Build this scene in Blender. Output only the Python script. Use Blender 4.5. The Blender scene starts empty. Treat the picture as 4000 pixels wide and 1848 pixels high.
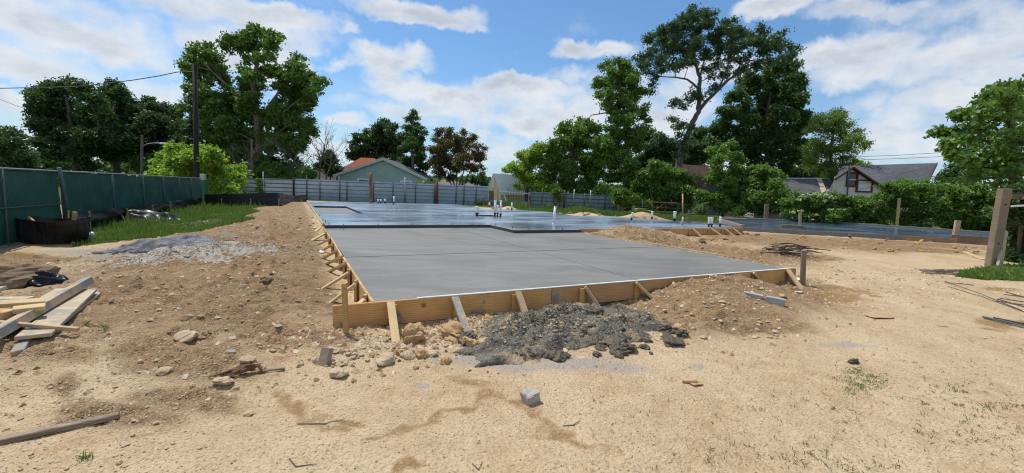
import bpy, math
import numpy as np
from mathutils import Vector, Matrix
C = bpy.context.scene.collection
RS = np.random.RandomState(7)
def rnd(a=0., b=1.): return float(RS.uniform(a, b))
PI = math.pi
# ---------------------------------------------------------------- surveying: the camera and the slab axes
F, PITCH, ROLL, AZ, EYE = 1666.85, .105376, .038033, -.472347, 1.68
_cp, _sp, _cr, _sr = math.cos(PITCH), math.sin(PITCH), math.cos(ROLL), math.sin(ROLL)
FW = np.array([0, _cp, -_sp]); _u = np.array([0, _sp, _cp]); _r = np.array([1., 0, 0])
RT = _cr*_r + _sr*_u; UP = -_sr*_r + _cr*_u
CAM = np.array([0, 0, EYE])
def ray(px, py): return (px-2000)/F*RT - (py-924)/F*UP + FW
def atz(px, py, z=0.):
    d = ray(px, py); return CAM + d*((z-EYE)/d[2])
def atY(px, py, Y):
    d = ray(px, py); return CAM + d*(Y/d[1])
UA = np.array([math.cos(AZ), -math.sin(AZ)]); VA = np.array([math.sin(AZ), math.cos(AZ)]); OR = np.array([-1.6, 4.96])
def w(u, v, z=0.):
    p = OR + UA*u + VA*v; return np.array([p[0], p[1], z])
def touv(x, y): return (x-OR[0])*UA[0]+(y-OR[1])*UA[1], (x-OR[0])*VA[0]+(y-OR[1])*VA[1]
def ss(a, b, x):
    t = np.clip((x-a)/(b-a), 0, 1); return t*t*(3-2*t)
# ---------------------------------------------------------------- lattice noise
def _h(i, j, s):
    n = (i.astype(np.int64)*374761393 + j.astype(np.int64)*668265263 + s*1442695041) & 0xffffffff
    n = ((n ^ (n >> 13))*1274126177) & 0xffffffff
    return ((n ^ (n >> 16)) & 0xffff)/65535.
def vn(x, y, s=0):
    i = np.floor(x); j = np.floor(y); fx = x-i; fy = y-j
    fx = fx*fx*(3-2*fx); fy = fy*fy*(3-2*fy); i = i.astype(np.int64); j = j.astype(np.int64)
    a = _h(i, j, s); b = _h(i+1, j, s); c = _h(i, j+1, s); d = _h(i+1, j+1, s)
    return (a*(1-fx)+b*fx)*(1-fy) + (c*(1-fx)+d*fx)*fy
def fbm(x, y, s=0, o=4):
    t = 0; am = .5; 
    for k in range(o):
        t = t + am*vn(x, y, s+k*17); x = x*2.03+3.1; y = y*2.03+7.7; am *= .5
    return t/(1-.5**o)
# ---------------------------------------------------------------- object helpers
def link(o, parent=None):
    C.objects.link(o)
    if parent is not None: o.parent = parent
    return o
def tag(o, label=None, cat=None, group=None, kind=None):
    if label: o['label'] = label
    if cat: o['category'] = cat
    if group: o['group'] = group
    if kind: o['kind'] = kind
    return o
def empty(name, loc, label, cat, group=None):
    o = bpy.data.objects.new(name, None); o.location = Vector([float(c) for c in loc]); o.empty_display_size = .1
    C.objects.link(o); return tag(o, label, cat, group)
def nmesh(name, V, Fc, mat, smooth=False):
    """fast mesh from an (N,3) array and an (M,k) face array"""
    V = np.asarray(V, np.float32); Fc = np.asarray(Fc, np.int32); me = bpy.data.meshes.new(name)
    k = Fc.shape[1]; me.vertices.add(len(V)); me.vertices.foreach_set('co', V.ravel())
    me.loops.add(Fc.size); me.loops.foreach_set('vertex_index', Fc.ravel())
    me.polygons.add(len(Fc)); me.polygons.foreach_set('loop_start', np.arange(0, Fc.size, k, dtype=np.int32))
    me.polygons.foreach_set('use_smooth', np.full(len(Fc), smooth, bool))
    me.update(calc_edges=True); me.materials.append(mat); return me
class MB:
    def __init__(s): s.v = []; s.f = []
    def add(s, vs, fs):
        n = len(s.v); s.v += [tuple(float(c) for c in p) for p in vs]; s.f += [tuple(n+i for i in f) for f in fs]; return s
    def hexa(s, b, t):
        """a block from four bottom and four top corners"""
        return s.add(list(b)+list(t), [(3,2,1,0),(4,5,6,7),(0,1,5,4),(1,2,6,5),(2,3,7,6),(3,0,4,7)])
    def box(s, c, d, M=None, ch=0.):
        x, y, z = d[0]/2, d[1]/2, d[2]/2
        M = M or Matrix.Identity(3); c = Vector([float(k) for k in c])
        if ch:
            pts = []; 
            for sz, e in ((-z, ch), (-z+ch, 0), (z-ch, 0), (z, ch)):
                a, b = x-e, y-e
                pts.append([(-a, -b, sz), (a, -b, sz), (a, b, sz), (-a, b, sz)])
            v = [c+M@Vector(p) for r in pts for p in r]; f = [(3,2,1,0), (12,13,14,15)]
            for k in range(3):
                for i in range(4): j = (i+1) % 4; f.append((k*4+i, k*4+j, k*4+4+j, k*4+4+i))
            return s.add(v, f)
        p = [(-x,-y,-z),(x,-y,-z),(x,y,-z),(-x,y,-z),(-x,-y,z),(x,-y,z),(x,y,z),(-x,y,z)]
        return s.add([c+M@Vector(q) for q in p], [(3,2,1,0),(4,5,6,7),(0,1,5,4),(1,2,6,5),(2,3,7,6),(3,0,4,7)])
    def bar(s, a, b, wd, th, up=(0, 0, 1), ch=.003):
        a = Vector([float(k) for k in a]); b = Vector([float(k) for k in b]); x = (b-a).normalized()
        z = Vector(up); y = z.cross(x)
        if y.length < 1e-4: y = Vector((0, 1, 0)).cross(x)
        y.normalize(); z = x.cross(y)
        return s.box((a+b)/2, ((b-a).length, wd, th), Matrix((x, y, z)).transposed(), ch)
    def tube(s, pts, rad, n=8, cap=True):
        pts = [Vector([float(k) for k in p]) for p in pts]; m = len(pts)
        if not hasattr(rad, '__len__'): rad = [rad]*m
        base = len(s.v); ref = Vector((.13, .97, .21))
        for i, p in enumerate(pts):
            t = (pts[min(i+1, m-1)]-pts[max(i-1, 0)]).normalized(); a = t.cross(ref)
            if a.length < .05: a = t.cross(Vector((1, 0, 0)))
            a.normalize(); b = t.cross(a)
            for k in range(n):
                q = p+(a*math.cos(2*PI*k/n)+b*math.sin(2*PI*k/n))*rad[i]; s.v.append(tuple(q))
        for i in range(m-1):
            for k in range(n):
                k2 = (k+1) % n; s.f.append((base+i*n+k, base+i*n+k2, base+i*n+n+k2, base+i*n+n+k))
        if cap:
            s.f.append(tuple(base+n-1-k for k in range(n))); s.f.append(tuple(base+(m-1)*n+k for k in range(n)))
        return s
    def mesh(s, name, mat, smooth=False, org=None):
        me = bpy.data.meshes.new(name); v = s.v
        if org is not None: v = [(p[0]-org[0], p[1]-org[1], p[2]-org[2]) for p in v]
        me.from_pydata(v, [], s.f); me.materials.append(mat)
        if smooth: me.polygons.foreach_set('use_smooth', np.ones(len(me.polygons), bool))
        me.update(); return me
    def build(s, name, mat, parent=None, smooth=False):
        """world coordinates in; a parent is an un-rotated Empty, so its location is taken off"""
        org = parent.location if parent is not None else None
        pp = parent
        while pp is not None and pp.parent is not None:
            pp = pp.parent; org = org + pp.location
        return link(bpy.data.objects.new(name, s.mesh(name, mat, smooth, org)), parent)
def obj(name, me, loc=(0, 0, 0), rot=(0, 0, 0), parent=None, scale=None):
    o = bpy.data.objects.new(name, me); o.location = Vector([float(c) for c in loc]); o.rotation_euler = rot
    if scale is not None: o.scale = scale
    return link(o, parent)
def copy_tree(o, parent=None):
    c = o.copy(); C.objects.link(c); c.parent = parent
    for ch in list(o.children): copy_tree(ch, c)
    return c
# ---------------------------------------------------------------- materials
class NT:
    def __init__(s, name):
        s.m = bpy.data.materials.new(name); s.m.use_nodes = True; s.t = s.m.node_tree
        s.b = s.t.nodes['Principled BSDF']; s.out = s.t.nodes['Material Output']
    def n(s, kind, **kw):
        o = s.t.nodes.new(kind)
        for k, v in kw.items():
            if k in ('ins',): 
                for a, b in v.items(): s.put(o.inputs[a], b)
            else: setattr(o, k, v)
        return o
    def put(s, sock, v):
        if isinstance(v, bpy.types.NodeSocket): s.t.links.new(v, sock)
        elif isinstance(v, (tuple, list)) and len(v) == 3 and sock.type == 'RGBA': sock.default_value = (*v, 1)
        else: sock.default_value = v
    def coord(s, kind='Object'): return s.n('ShaderNodeTexCoord').outputs[kind]
    def pos(s): return s.n('ShaderNodeNewGeometry').outputs['Position']
    def mapv(s, v, scale=(1, 1, 1), rot=(0, 0, 0)):
        return s.n('ShaderNodeMapping', ins={'Vector': v, 'Scale': scale, 'Rotation': rot}).outputs[0]
    def noise(s, v, scale, detail=4, rough=.55, out='Fac'):
        return s.n('ShaderNodeTexNoise', ins={'Vector': v, 'Scale': scale, 'Detail': detail, 'Roughness': rough}).outputs[out]
    def voro(s, v, scale, out='Distance', feature='F1'):
        return s.n('ShaderNodeTexVoronoi', feature=feature, ins={'Vector': v, 'Scale': scale}).outputs[out]
    def ramp(s, f, lo, hi, a=0., b=1.):
        return s.n('ShaderNodeMapRange', ins={'Value': f, 'From Min': lo, 'From Max': hi, 'To Min': a, 'To Max': b}).outputs[0]
    def mth(s, op, a, b=0., clamp=False):
        return s.n('ShaderNodeMath', operation=op, use_clamp=clamp, ins={0: a, 1: b}).outputs[0]
    def mix(s, f, a, b, blend='MIX'):
        o = s.n('ShaderNodeMix', data_type='RGBA', blend_type=blend); s.put(o.inputs[0], f); s.put(o.inputs[6], a); s.put(o.inputs[7], b); return o.outputs[2]
    def bump(s, h, st=.5, d=.02, nrm=None):
        o = s.n('ShaderNodeBump', ins={'Height': h, 'Strength': st, 'Distance': d})
        if nrm is not None: s.put(o.inputs['Normal'], nrm)
        return o.outputs[0]
    def attr(s, name): return s.n('ShaderNodeAttribute', attribute_name=name)
    def set(s, color=None, rough=None, normal=None, metal=None, spec=None):
        for k, v in (('Base Color', color), ('Roughness', rough), ('Normal', normal), ('Metallic', metal), ('Specular IOR Level', spec)):
            if v is not None: s.put(s.b.inputs[k], v)
        return s.m
def mottled(name, a, b, scale=6, rough=.8, bs=.3, stretch=(1, 1, 1), metal=0., bd=.01, detail=6, spec=.3):
    t = NT(name); v = t.mapv(t.coord(), stretch); n = t.noise(v, scale, detail, .6); n2 = t.noise(v, scale*5.3, 4)
    return t.set(t.mix(t.ramp(n, .3, .7), a, b), rough, t.bump(n2, bs, bd), metal, spec)
def wood(name, a, b, gray=None, amt=0., grain=1.):
    """sawn timber: grain along local/world stretch, knots, optional cement smears"""
    t = NT(name); v = t.coord('Object'); d = t.noise(v, 2.2, 3)
    g = t.n('ShaderNodeTexWave', wave_type='BANDS', bands_direction='Z', ins={'Vector': t.mapv(v, (1, 1, 1)), 'Scale': 14., 'Distortion': 7., 'Detail': 3., 'Detail Scale': .6}).outputs['Fac']
    c = t.mix(t.ramp(g, .1, .9, 0, grain), a, b); fg = t.noise(t.mapv(v, (.6, .6, 9.)), 6., 5, .6); c = t.mix(t.ramp(fg, .5, .75, 0, .55*grain), c, tuple(x*.5 for x in a)); c = t.mix(t.ramp(d, .35, .7, 0, .55), c, tuple(x*.62 for x in a))
    k = t.voro(v, 2.1); c = t.mix(t.ramp(k, .06, .11, .85, 0), c, tuple(x*.3 for x in a))
    h = g
    if gray:
        s1 = t.noise(v, 3.1, 7, .65); f = t.ramp(s1, .62-amt, .70-amt); c = t.mix(f, c, t.mix(t.noise(v, 25, 4), tuple(x*.6 for x in gray), gray))
    return t.set(c, .75, t.bump(h, .15, .004), 0, .25)
def leafmat(name, dark, light, trans=.3):
    t = NT(name); a = t.attr('tint').outputs['Fac']; c = t.mix(a, dark, light); t.set(c, .45, None, 0, .35)
    tr = t.n('ShaderNodeBsdfTranslucent'); t.put(tr.inputs[0], t.mix(.5, c, (light[0]*1.5, light[1]*1.4, light[2]*.6)))
    mx = t.n('ShaderNodeMixShader'); mx.inputs[0].default_value = trans
    t.t.links.new(t.b.outputs[0], mx.inputs[1]); t.t.links.new(tr.outputs[0], mx.inputs[2]); t.t.links.new(mx.outputs[0], t.out.inputs[0]); return t.m
M = {}
M['pine'] = wood('fresh_pine', (.50, .30, .13), (.62, .42, .20))
M['pine_pale'] = wood('pale_pine', (.60, .43, .22), (.70, .54, .32), None, 0., .15)
M['form_wood'] = wood('form_board_wood', (.56, .30, .10), (.69, .42, .18), (.24, .235, .22), .07)
M['splash_wood'] = wood('cement_splashed_wood', (.52, .38, .22), (.60, .46, .28), (.34, .325, .29), .15, .2)
M['gray_form'] = wood('cement_coated_board', (.46, .25, .10), (.54, .32, .15), (.27, .27, .265), .12)
M['gray_form2'] = wood('cement_covered_board', (.30, .17, .09), (.36, .22, .12), (.26, .265, .265), .24)
M['white_smear'] = mottled('pale_cement_smear', (.50, .49, .46), (.72, .71, .68), 3, .8, .2)
M['gray_plank'] = wood('weathered_plank', (.44, .36, .24), (.58, .48, .33), (.36, .34, .295), .09)
M['old_wood'] = wood('weathered_post', (.215, .160, .108), (.33, .262, .19), (.20, .22, .12), .02)
M['stake_wood'] = wood('stake_wood', (.48, .27, .10), (.58, .37, .17))
M['pvc'] = mottled('white_pvc', (.78, .78, .76), (.86, .86, .85), 4, .35, .02)
M['abs'] = mottled('black_abs', (.015, .015, .016), (.03, .03, .03), 9, .5, .05)
M['pipe_grey'] = mottled('gray_pipe', (.36, .37, .37), (.45, .46, .46), 8, .6, .1)
M['steel'] = mottled('galvanised_steel', (.28, .30, .31), (.42, .44, .45), 9, .45, .1, metal=.6)
M['dark_steel'] = mottled('dark_steel_post', (.06, .065, .07), (.13, .135, .14), 8, .6, .1, metal=.2)
M['rust'] = mottled('rusty_steel', (.085, .045, .028), (.17, .085, .045), 30, .8, .3)
M['rebar'] = mottled('rebar_steel', (.05, .04, .035), (.10, .075, .06), 40, .7, .3)
M['black_post'] = mottled('black_post', (.012, .011, .011), (.03, .026, .024), 14, .85, .4, (1, 1, .15))
M['black_plastic'] = mottled('black_sheeting', (.006, .006, .009), (.012, .013, .017), 3, .33, .05, bd=.02, spec=.12)
M['silt'] = mottled('silt_fabric', (.010, .010, .012), (.022, .022, .025), 7, .42, .5, (1, 1, 2.2), bd=.04, spec=.5)
M['bark'] = mottled('bark', (.055, .045, .036), (.15, .125, .10), 11, .95, .9, (1, 1, .22), bd=.05)
M['bark_mid'] = mottled('gray_bark', (.075, .065, .054), (.17, .15, .125), 11, .95, .9, (1, 1, .22), bd=.05)
M['bark_pale'] = mottled('pale_bark', (.13, .11, .09), (.27, .235, .20), 11, .95, .9, (1, 1, .22), bd=.05)
M['dry_twig'] = mottled('dry_twigs', (.11, .085, .065), (.22, .18, .15), 11, .95, .4)
M['white_paint'] = mottled('white_paint', (.72, .72, .70), (.82, .82, .80), 5, .5, .05)
M['red_trim'] = mottled('red_trim', (.085, .018, .016), (.13, .03, .026), 6, .6, .1)
M['paper'] = mottled('white_scrap', (.70, .70, .69), (.82, .82, .82), 14, .6, .3)
M['cardboard'] = mottled('cardboard', (.40, .235, .12), (.52, .33, .18), 14, .8, .2)
def glass():
    t = NT('window_glass'); return t.set((.015, .018, .02), .06, None, 0, .6)
M['glass'] = glass()
def rockmat(name, a, b, c):
    t = NT(name); v = t.coord('Object'); n = t.noise(v, 7, 8, .65); k = t.voro(v, 26)
    oi = t.n('ShaderNodeObjectInfo').outputs['Random']
    col = t.mix(t.ramp(n, .3, .7), a, b); col = t.mix(t.ramp(oi, 0, 1, 0, .5), col, c)
    return t.set(col, .9, t.bump(t.mth('ADD', n, t.mth('MULTIPLY', k, .5)), .5, .005), 0, .2)
M['rock'] = rockmat('limestone_rock', (.37, .26, .145), (.54, .40, .25), (.58, .47, .34))
M['clod'] = rockmat('clay_clod', (.42, .265, .115), (.56, .38, .19), (.34, .22, .12))
M['clay_dark'] = rockmat('dark_clay', (.15, .10, .06), (.28, .19, .11), (.20, .14, .09))
M['mud'] = rockmat('dark_mud_clod', (.06, .055, .043), (.16, .145, .115), (.20, .15, .095))
M['chunk'] = rockmat('concrete_chunk', (.30, .265, .225), (.47, .43, .375), (.40, .36, .31))
M['block'] = rockmat('gray_block', (.32, .315, .30), (.43, .42, .40), (.40, .39, .37))
M['paver'] = rockmat('brown_paver', (.27, .21, .15), (.38, .31, .23), (.33, .27, .2))
# ================================================================ THE GROUND
SLAB_Z, HOUSE_Z, SIDE_Z = .31, .41, .30
HOUSE = [(0, 9.32), (5.6, 9.32), (5.6, 7.28), (8.3, 7.28), (8.3, 7.5), (17.3, 7.5), (18.1, 8.7), (18.2, 10.9), (16.05, 15.3), (13.8, 15.5), (14.2, 19.4), (13., 21.7), (10.7, 21.7), (11.3, 29.2), (0, 28.8)]
SIDE = [(11.75, 21.75), (15.2, 20.95), (18.4, 20.15), (22.3, 19.1), (27.6, 24.0), (22.2, 31.0), (18, 30.6), (13.6, 28.2)]   # world x, y
def inpoly(x, y, P):
    r = np.zeros(np.shape(x), bool); n = len(P)
    for i in range(n):
        (x0, y0), (x1, y1) = P[i], P[i-1]
        c = ((y0 > y) != (y1 > y)) & (x < (x1-x0)*(y-y0)/(y1-y0+1e-12)+x0); r ^= c
    return r
def wblob(px, py, rx, ry, z=0.):
    """a patch of ground seen round a pixel: world centre and world radii"""
    c = atz(px, py, z); a = atz(px+rx, py, z); b = atz(px, py-ry, z); d = atz(px, py+ry, z)
    return c[0], c[1], abs(a[0]-c[0]), abs(b[1]-d[1])/2
def patch(x, y, B):
    m = np.zeros(np.shape(x))
    x = x+(fbm(x*1.1, y*1.1, 201, 4)-.5)*.9; y = y+(fbm(x*1.1+40, y*1.1, 211, 4)-.5)*.7
    for px, py, rx, ry in B:
        cx, cy, ax, ay = wblob(px, py, rx, ry); dx, dy = x-cx, y-cy
        # patches lie along the line of sight
        k = cx/max(cy, .1); dx = dx-k*dy
        m = np.maximum(m, np.clip(1.3-np.sqrt((dx/ax)**2+(dy/ay)**2)*.95, 0, 1))
    return m
def poly_px(P, z=0.): return [tuple(atz(a, b, z)[:2]) for a, b in P]
LAWN = poly_px([(280, 968), (560, 952), (760, 937), (900, 916), (1000, 897), (950, 878), (1020, 858), (960, 838), (1100, 822), (1160, 800), (800, 786), (560, 830), (300, 880)])
STRIP = poly_px([(2010, 826), (2120, 828), (2240, 842), (2370, 846), (2500, 852), (2620, 862), (2760, 874), (2850, 880), (2870, 862), (2760, 852), (2500, 838), (2300, 825), (2100, 815)], .1)
CORNER = poly_px([(3730, 1085), (3830, 1095), (4060, 1105), (4200, 1090), (4150, 1030), (3880, 1045), (3800, 1060)])
def hmacro(x, y):
    u, v = touv(x, y); h = np.zeros(np.shape(x))
    du = -u                                                       # bank along the left edge of the slabs
    pk = .10+.26*np.clip((v+1)/9, 0, 1); near = np.where(v > 10, 1., np.clip(.35+.65*ss(7, 10.5, v), 0, 1))
    rise = near+(1-near)*ss(.1, 1.0, du)
    h += pk*rise*(1-ss(1.6, 5.2+1.2*vn(v*.5, v*0+3.3, 5), du))*ss(-.2, .02, du)*ss(-2.2, .6, v)*(1-ss(29, 31, v))
    dv = -v                                                       # spoil banked against the front board
    h += (.17+.11*ss(4.4, 5.2, u))*ss(3.7, 4.8, u)*(1-ss(6.3, 7.5, u))*(1-ss(.05, 2.3, dv))*ss(-.3, .0, dv)
    h += .07*ss(.6, 1.2, u)*(1-ss(2.6, 3.2, u))*(1-ss(0, 1.3, dv))*ss(-.3, 0, dv)
    dr = u-8.22                                                   # heaps right of the slab
    h += .24*ss(1.2, 3.8, v)*(1-ss(7.2, 8.2, v))*(1-ss(0, 3.2, dr))*ss(-.2, .0, dr)
    for a, b, ra, rb, hh in ((9.6, 6.25, 1.15, .75, .42), (10.9, 6.3, 1.1, .7, .30), (12.1, 6.6, 1.0, .6, .22), (8.9, 5.4, .7, .9, .10)):
        h += hh*np.exp(-(((u-a)/ra)**2+((v-b)/rb)**2)*1.1)
    for px, py, rx, ry, hh in ((2270, 838, 60, 9, .5), (2505, 852, 50, 7, .45), (1985, 818, 40, 6, .35), (3500, 890, 60, 6, .45)):
        cx, cy, ax, ay = wblob(px, py, rx, ry, .1); h += hh*np.exp(-(((x-cx)/ax)**2+((y-cy)/max(ay, .5))**2)*1.2)
    for px, py, rx, ry, hh in ((780, 985, 190, 28, .16), (3380, 975, 260, 14, .08), (250, 1500, 180, 60, .05)):
        cx, cy, ax, ay = wblob(px, py, rx, ry); h += hh*np.exp(-(((x-cx)/ax)**2+((y-cy)/ay)**2)*1.1)
    h += .09*ss(12, 20, y)*ss(3, 9, x)*(1-ss(40, 50, y))
    return h
DIRT = [(150, 1015, 260, 34), (60, 1060, 160, 30), (3000, 940, 300, 26), (3350, 955, 300, 20), (2920, 1000, 160, 34), (3550, 985, 240, 12), (3150, 1010, 120, 20), (620, 1180, 400, 50), (1080, 1120, 230, 110), (900, 1250, 330, 110), (700, 1400, 420, 90), (1150, 1330, 300, 60), (480, 1620, 260, 60), (200, 1420, 160, 45), (250, 1560, 120, 50), (760, 1560, 220, 60), (1120, 950, 120, 60), (1000, 1040, 180, 60), (2700, 1150, 300, 60), (2850, 1250, 280, 55), (2700, 980, 260, 40), (2960, 1010, 200, 40), (3150, 960, 260, 18), (3500, 960, 300, 16), (2500, 880, 160, 26), (2650, 915, 220, 20), (2270, 838, 60, 8), (2505, 852, 50, 6), (1985, 818, 40, 5), (3500, 890, 60, 6), (3100, 1120, 120, 60), (60, 1310, 100, 40)]
STAIN = [(3300, 1135, 150, 22), (3240, 1160, 160, 22), (3980, 1270, 90, 36), (3900, 1130, 60, 14), (150, 1000, 200, 14), (620, 1075, 140, 20), (2200, 1680, 60, 24), (1250, 1655, 60, 16)]
SPILL = [(((1790, 1492), (1880, 1497), (1935, 1535)), .13), (((1920, 1525), (1830, 1595), (1700, 1640), (1570, 1688), (1480, 1722)), .055), (((1085, 1560), (1140, 1605), (1250, 1652), (1340, 1685)), .085), (((2005, 1555), (2090, 1600), (2180, 1670), (2260, 1715), (2350, 1780)), .085), (((1530, 1835), (1600, 1790), (1655, 1835)), .06), (((3150, 1115), (3280, 1130), (3420, 1160)), .22)]
def spills(x, y):
    """wet trails: distance to a sighted line, its edge broken by noise"""
    m = np.zeros(np.shape(x)); xx = x+(fbm(x*4.2, y*4.2, 301, 4)-.5)*.36; yy = y+(fbm(x*4.2+9, y*4.2, 311, 4)-.5)*.36
    for pl, wdt in SPILL:
        P = [atz(*p)[:2] for p in pl]
        for a, b in zip(P[:-1], P[1:]):
            d = b-a; t = np.clip(((xx-a[0])*d[0]+(yy-a[1])*d[1])/(d@d), 0, 1); m = np.maximum(m, np.clip(1.25-np.hypot(xx-a[0]-t*d[0], yy-a[1]-t*d[1])/wdt*.8, 0, 1))
    return m
SLUR = [(640, 995, 240, 18), (420, 1010, 200, 22), (900, 985, 110, 14), (560, 1060, 110, 14), (300, 985, 200, 12), (150, 1010, 140, 10), (1720, 1375, 60, 30), (1950, 1400, 260, 34), (2250, 1395, 280, 24), (1600, 1480, 60, 18), (2300, 1420, 320, 26), (2050, 1420, 160, 22), (3280, 1345, 100, 16), (2770, 1430, 60, 14), (3260, 1125, 50, 14), (1000, 970, 60, 10), (2560, 1050, 80, 22), (2650, 1080, 60, 24)]
def hfull(x, y):
    x = np.asarray(x, float); y = np.asarray(y, float); u, v = touv(x, y); h = hmacro(x, y)
    d = patch(x, y, DIRT)*.9 + ss(.2, 1.5, -u)*(1-ss(4, 6.5, -u))*ss(-1, 2, v)*.5
    d = np.clip(d, 0, 1)*(1-ss(40, 60, y))
    far = 1-ss(16, 34, y)
    h = h + (fbm(x*.35, y*.35, 3, 3)-.5)*.10 + (fbm(x*1.7, y*1.7, 11, 3)-.5)*(.03+.07*d)
    n1 = fbm(x*5.5, y*5.5, 23, 3); n2 = fbm(x*13., y*13., 31, 3)
    h = h + (np.maximum(n1-.5, 0)*.22*d + (n2-.5)*(.016+.045*d) + np.maximum(vn(x*9, y*9, 71)-.72, 0)*.16*d)*far
    h = h + np.where((u > 8.4) & (v > 2.5) & (v < 7.6), (fbm(x*6.5, y*6.5, 88, 3)-.5)*.17, 0)*far*(1-ss(12, 14.5, u))
    # wheel tracks and trodden hollows in the sandy yard
    h = h - .02*patch(x, y, STAIN)
    slab = ((u > .0) & (u < 8.2) & (v > 0) & (v < 9.4)) | inpoly(u, v, HOUSE) | inpoly(x, y, SIDE)
    return np.where(slab, np.minimum(h, -.06), h)
def hz(x, y): return float(hfull(np.array([x]), np.array([y]))[0])
def hit(px, py, dz=0.):
    z = 0.
    for k in range(12):
        p = atz(px, py, z); z = .5*z+.5*(hz(p[0], p[1])+dz)
    return np.array([p[0], p[1], hz(p[0], p[1])+dz])
def axis(fine0, fine1, step, lo, hi, g=1.09):
    a = list(np.arange(fine0, fine1, step)); s = step; p = fine1
    while p < hi: a.append(p); s *= g; p += s
    a.append(hi); s = step; p = fine0-step; b = []
    while p > lo: b.append(p); s *= g; p -= s
    b.append(lo); return np.array(b[::-1]+a)
gx = axis(-7.5, 8.0, .028, -420, 420, 1.021); gy = axis(1.6, 9.5, .028, -60, 640, 1.013)
X, Y = np.meshgrid(gx, gy); Z = hfull(X, Y)
def hfull(x, y):
    """from here on: the height of the ground sheet itself"""
    x = np.asarray(x, float); y = np.asarray(y, float); i = np.clip(np.searchsorted(gx, x)-1, 0, len(gx)-2); j = np.clip(np.searchsorted(gy, y)-1, 0, len(gy)-2)
    s = (x-gx[i])/(gx[i+1]-gx[i]); t = (y-gy[j])/(gy[j+1]-gy[j]); return (Z[j, i]*(1-s)+Z[j, i+1]*s)*(1-t)+(Z[j+1, i]*(1-s)+Z[j+1, i+1]*s)*t
V = np.stack([X, Y, Z], -1).reshape(-1, 3); nx, ny = len(gx), len(gy)
I = np.arange(nx*ny).reshape(ny, nx)
Fq = np.stack([I[:-1, :-1], I[:-1, 1:], I[1:, 1:], I[1:, :-1]], -1).reshape(-1, 4)
def ground_mat():
    t = NT('bare_ground'); p = t.pos(); a = t.attr('zone'); sp = t.n('ShaderNodeSeparateColor', ins={0: a.outputs['Color']}).outputs; al = a.outputs['Alpha']
    nL = t.noise(t.mapv(p, (.9, .42, 1), (0, 0, .25)), 1.1, 7, .6); nM = t.noise(p, 5.5, 7, .62); nF = t.noise(p, 38, 5, .6); nG = t.noise(t.mapv(p, (1, 1, 1)), 2.3, 8, .68)
    peb = t.voro(p, 42); pebc = t.n('ShaderNodeSeparateColor', ins={0: t.voro(p, 42, 'Color')}).outputs[0]
    peb2 = t.voro(p, 105); peb2c = t.n('ShaderNodeSeparateColor', ins={0: t.voro(p, 105, 'Color')}).outputs[1]
    sand = t.mix(t.ramp(nM, .32, .68), (.43, .298, .166), (.572, .428, .264)); sand = t.mix(t.ramp(nL, .42, .62, 0, .8), sand, (.60, .46, .295))
    sand = t.mix(t.ramp(nF, .50, .66, 0, .6), sand, (.30, .205, .115))
    dirt = t.mix(t.ramp(nM, .3, .7), (.165, .096, .046), (.36, .225, .115)); dirt = t.mix(t.ramp(nF, .45, .7, 0, .7), dirt, (.46, .32, .185)); dirt = t.mix(t.ramp(nG, .55, .7, 0, .6), dirt, (.10, .064, .036))
    def msk(s, n, lo=.30, hi=.62, am=.9): return t.ramp(t.mth('ADD', s, t.mth('MULTIPLY', t.mth('SUBTRACT', n, .5), am)), lo, hi)
    c = t.mix(t.mth('MULTIPLY', msk(sp[0], nG, .3, .75), .92), sand, dirt)
    c = t.mix(t.mth('MULTIPLY', msk(sp[2], t.mth('ADD', t.mth('MULTIPLY', nM, .6), t.mth('MULTIPLY', nG, .4)), .42, .95, 2.6), .62), c, t.mix(t.ramp(nF, .35, .65), (.20, .205, .205), (.36, .355, .34)))
    c = t.mix(t.mth('MULTIPLY', msk(sp[1], t.mth('ADD', t.mth('MULTIPLY', nM, .6), t.mth('MULTIPLY', nG, .4)), .38, .75, 2.0), .9), c, t.mix(nF, (.215, .125, .045), (.34, .215, .09)))
    # pale and dark pebbles trodden into the surface
    lit = t.mth('MULTIPLY', t.ramp(peb, .30, .22), t.ramp(pebc, .70, .74)); c = t.mix(t.mth('MULTIPLY', lit, .4), c, (.60, .47, .32))
    dk = t.mth('MULTIPLY', t.ramp(peb2, .34, .26), t.ramp(peb2c, .74, .78)); c = t.mix(t.mth('MULTIPLY', dk, .22), c, (.17, .125, .085))
    lt2 = t.mth('MULTIPLY', t.ramp(peb2, .34, .26), t.ramp(peb2c, .24, .20)); c = t.mix(t.mth('MULTIPLY', lt2, .4), c, (.64, .51, .35))
    c = t.mix(msk(al, nM, .35, .6, .9), c, t.mix(nF, (.045, .06, .018), (.10, .12, .035)))
    h = t.mth('ADD', t.mth('MULTIPLY', nF, .9), t.mth('ADD', t.mth('MULTIPLY', peb, -.55), t.mth('MULTIPLY', peb2, -.35)))
    h = t.mth('ADD', h, t.mth('MULTIPLY', nM, 1.2))
    return t.set(c, .93, t.bump(h, 1., t.ramp(sp[0], 0, .6, .018, .028)), 0, .12)
gm = nmesh('ground', V, Fq, ground_mat(), True)
xf, yf = X.ravel(), Y.ravel(); uf, vf = touv(xf, yf)
zone = np.zeros((nx*ny, 4), np.float32)
bank = ss(.0, .5, -uf)*(1-ss(3.0, 6.0, -uf))*ss(-1.5, 1, vf)*(1-ss(29, 32, vf))
fr = ss(2.6, 3.7, uf)*(1-ss(6.9, 8.2, uf))*(1-ss(1.0, 2.6, -vf))*(vf < .2)
rt = ss(1.5, 3, vf)*(1-ss(9, 10, vf))*(1-ss(1.6, 4, uf-8.2))*(uf > 8.1)
zone[:, 0] = np.clip(np.maximum.reduce([patch(xf, yf, DIRT)*1., bank*.75, fr*.85, rt*.65]), 0, 1)
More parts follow.
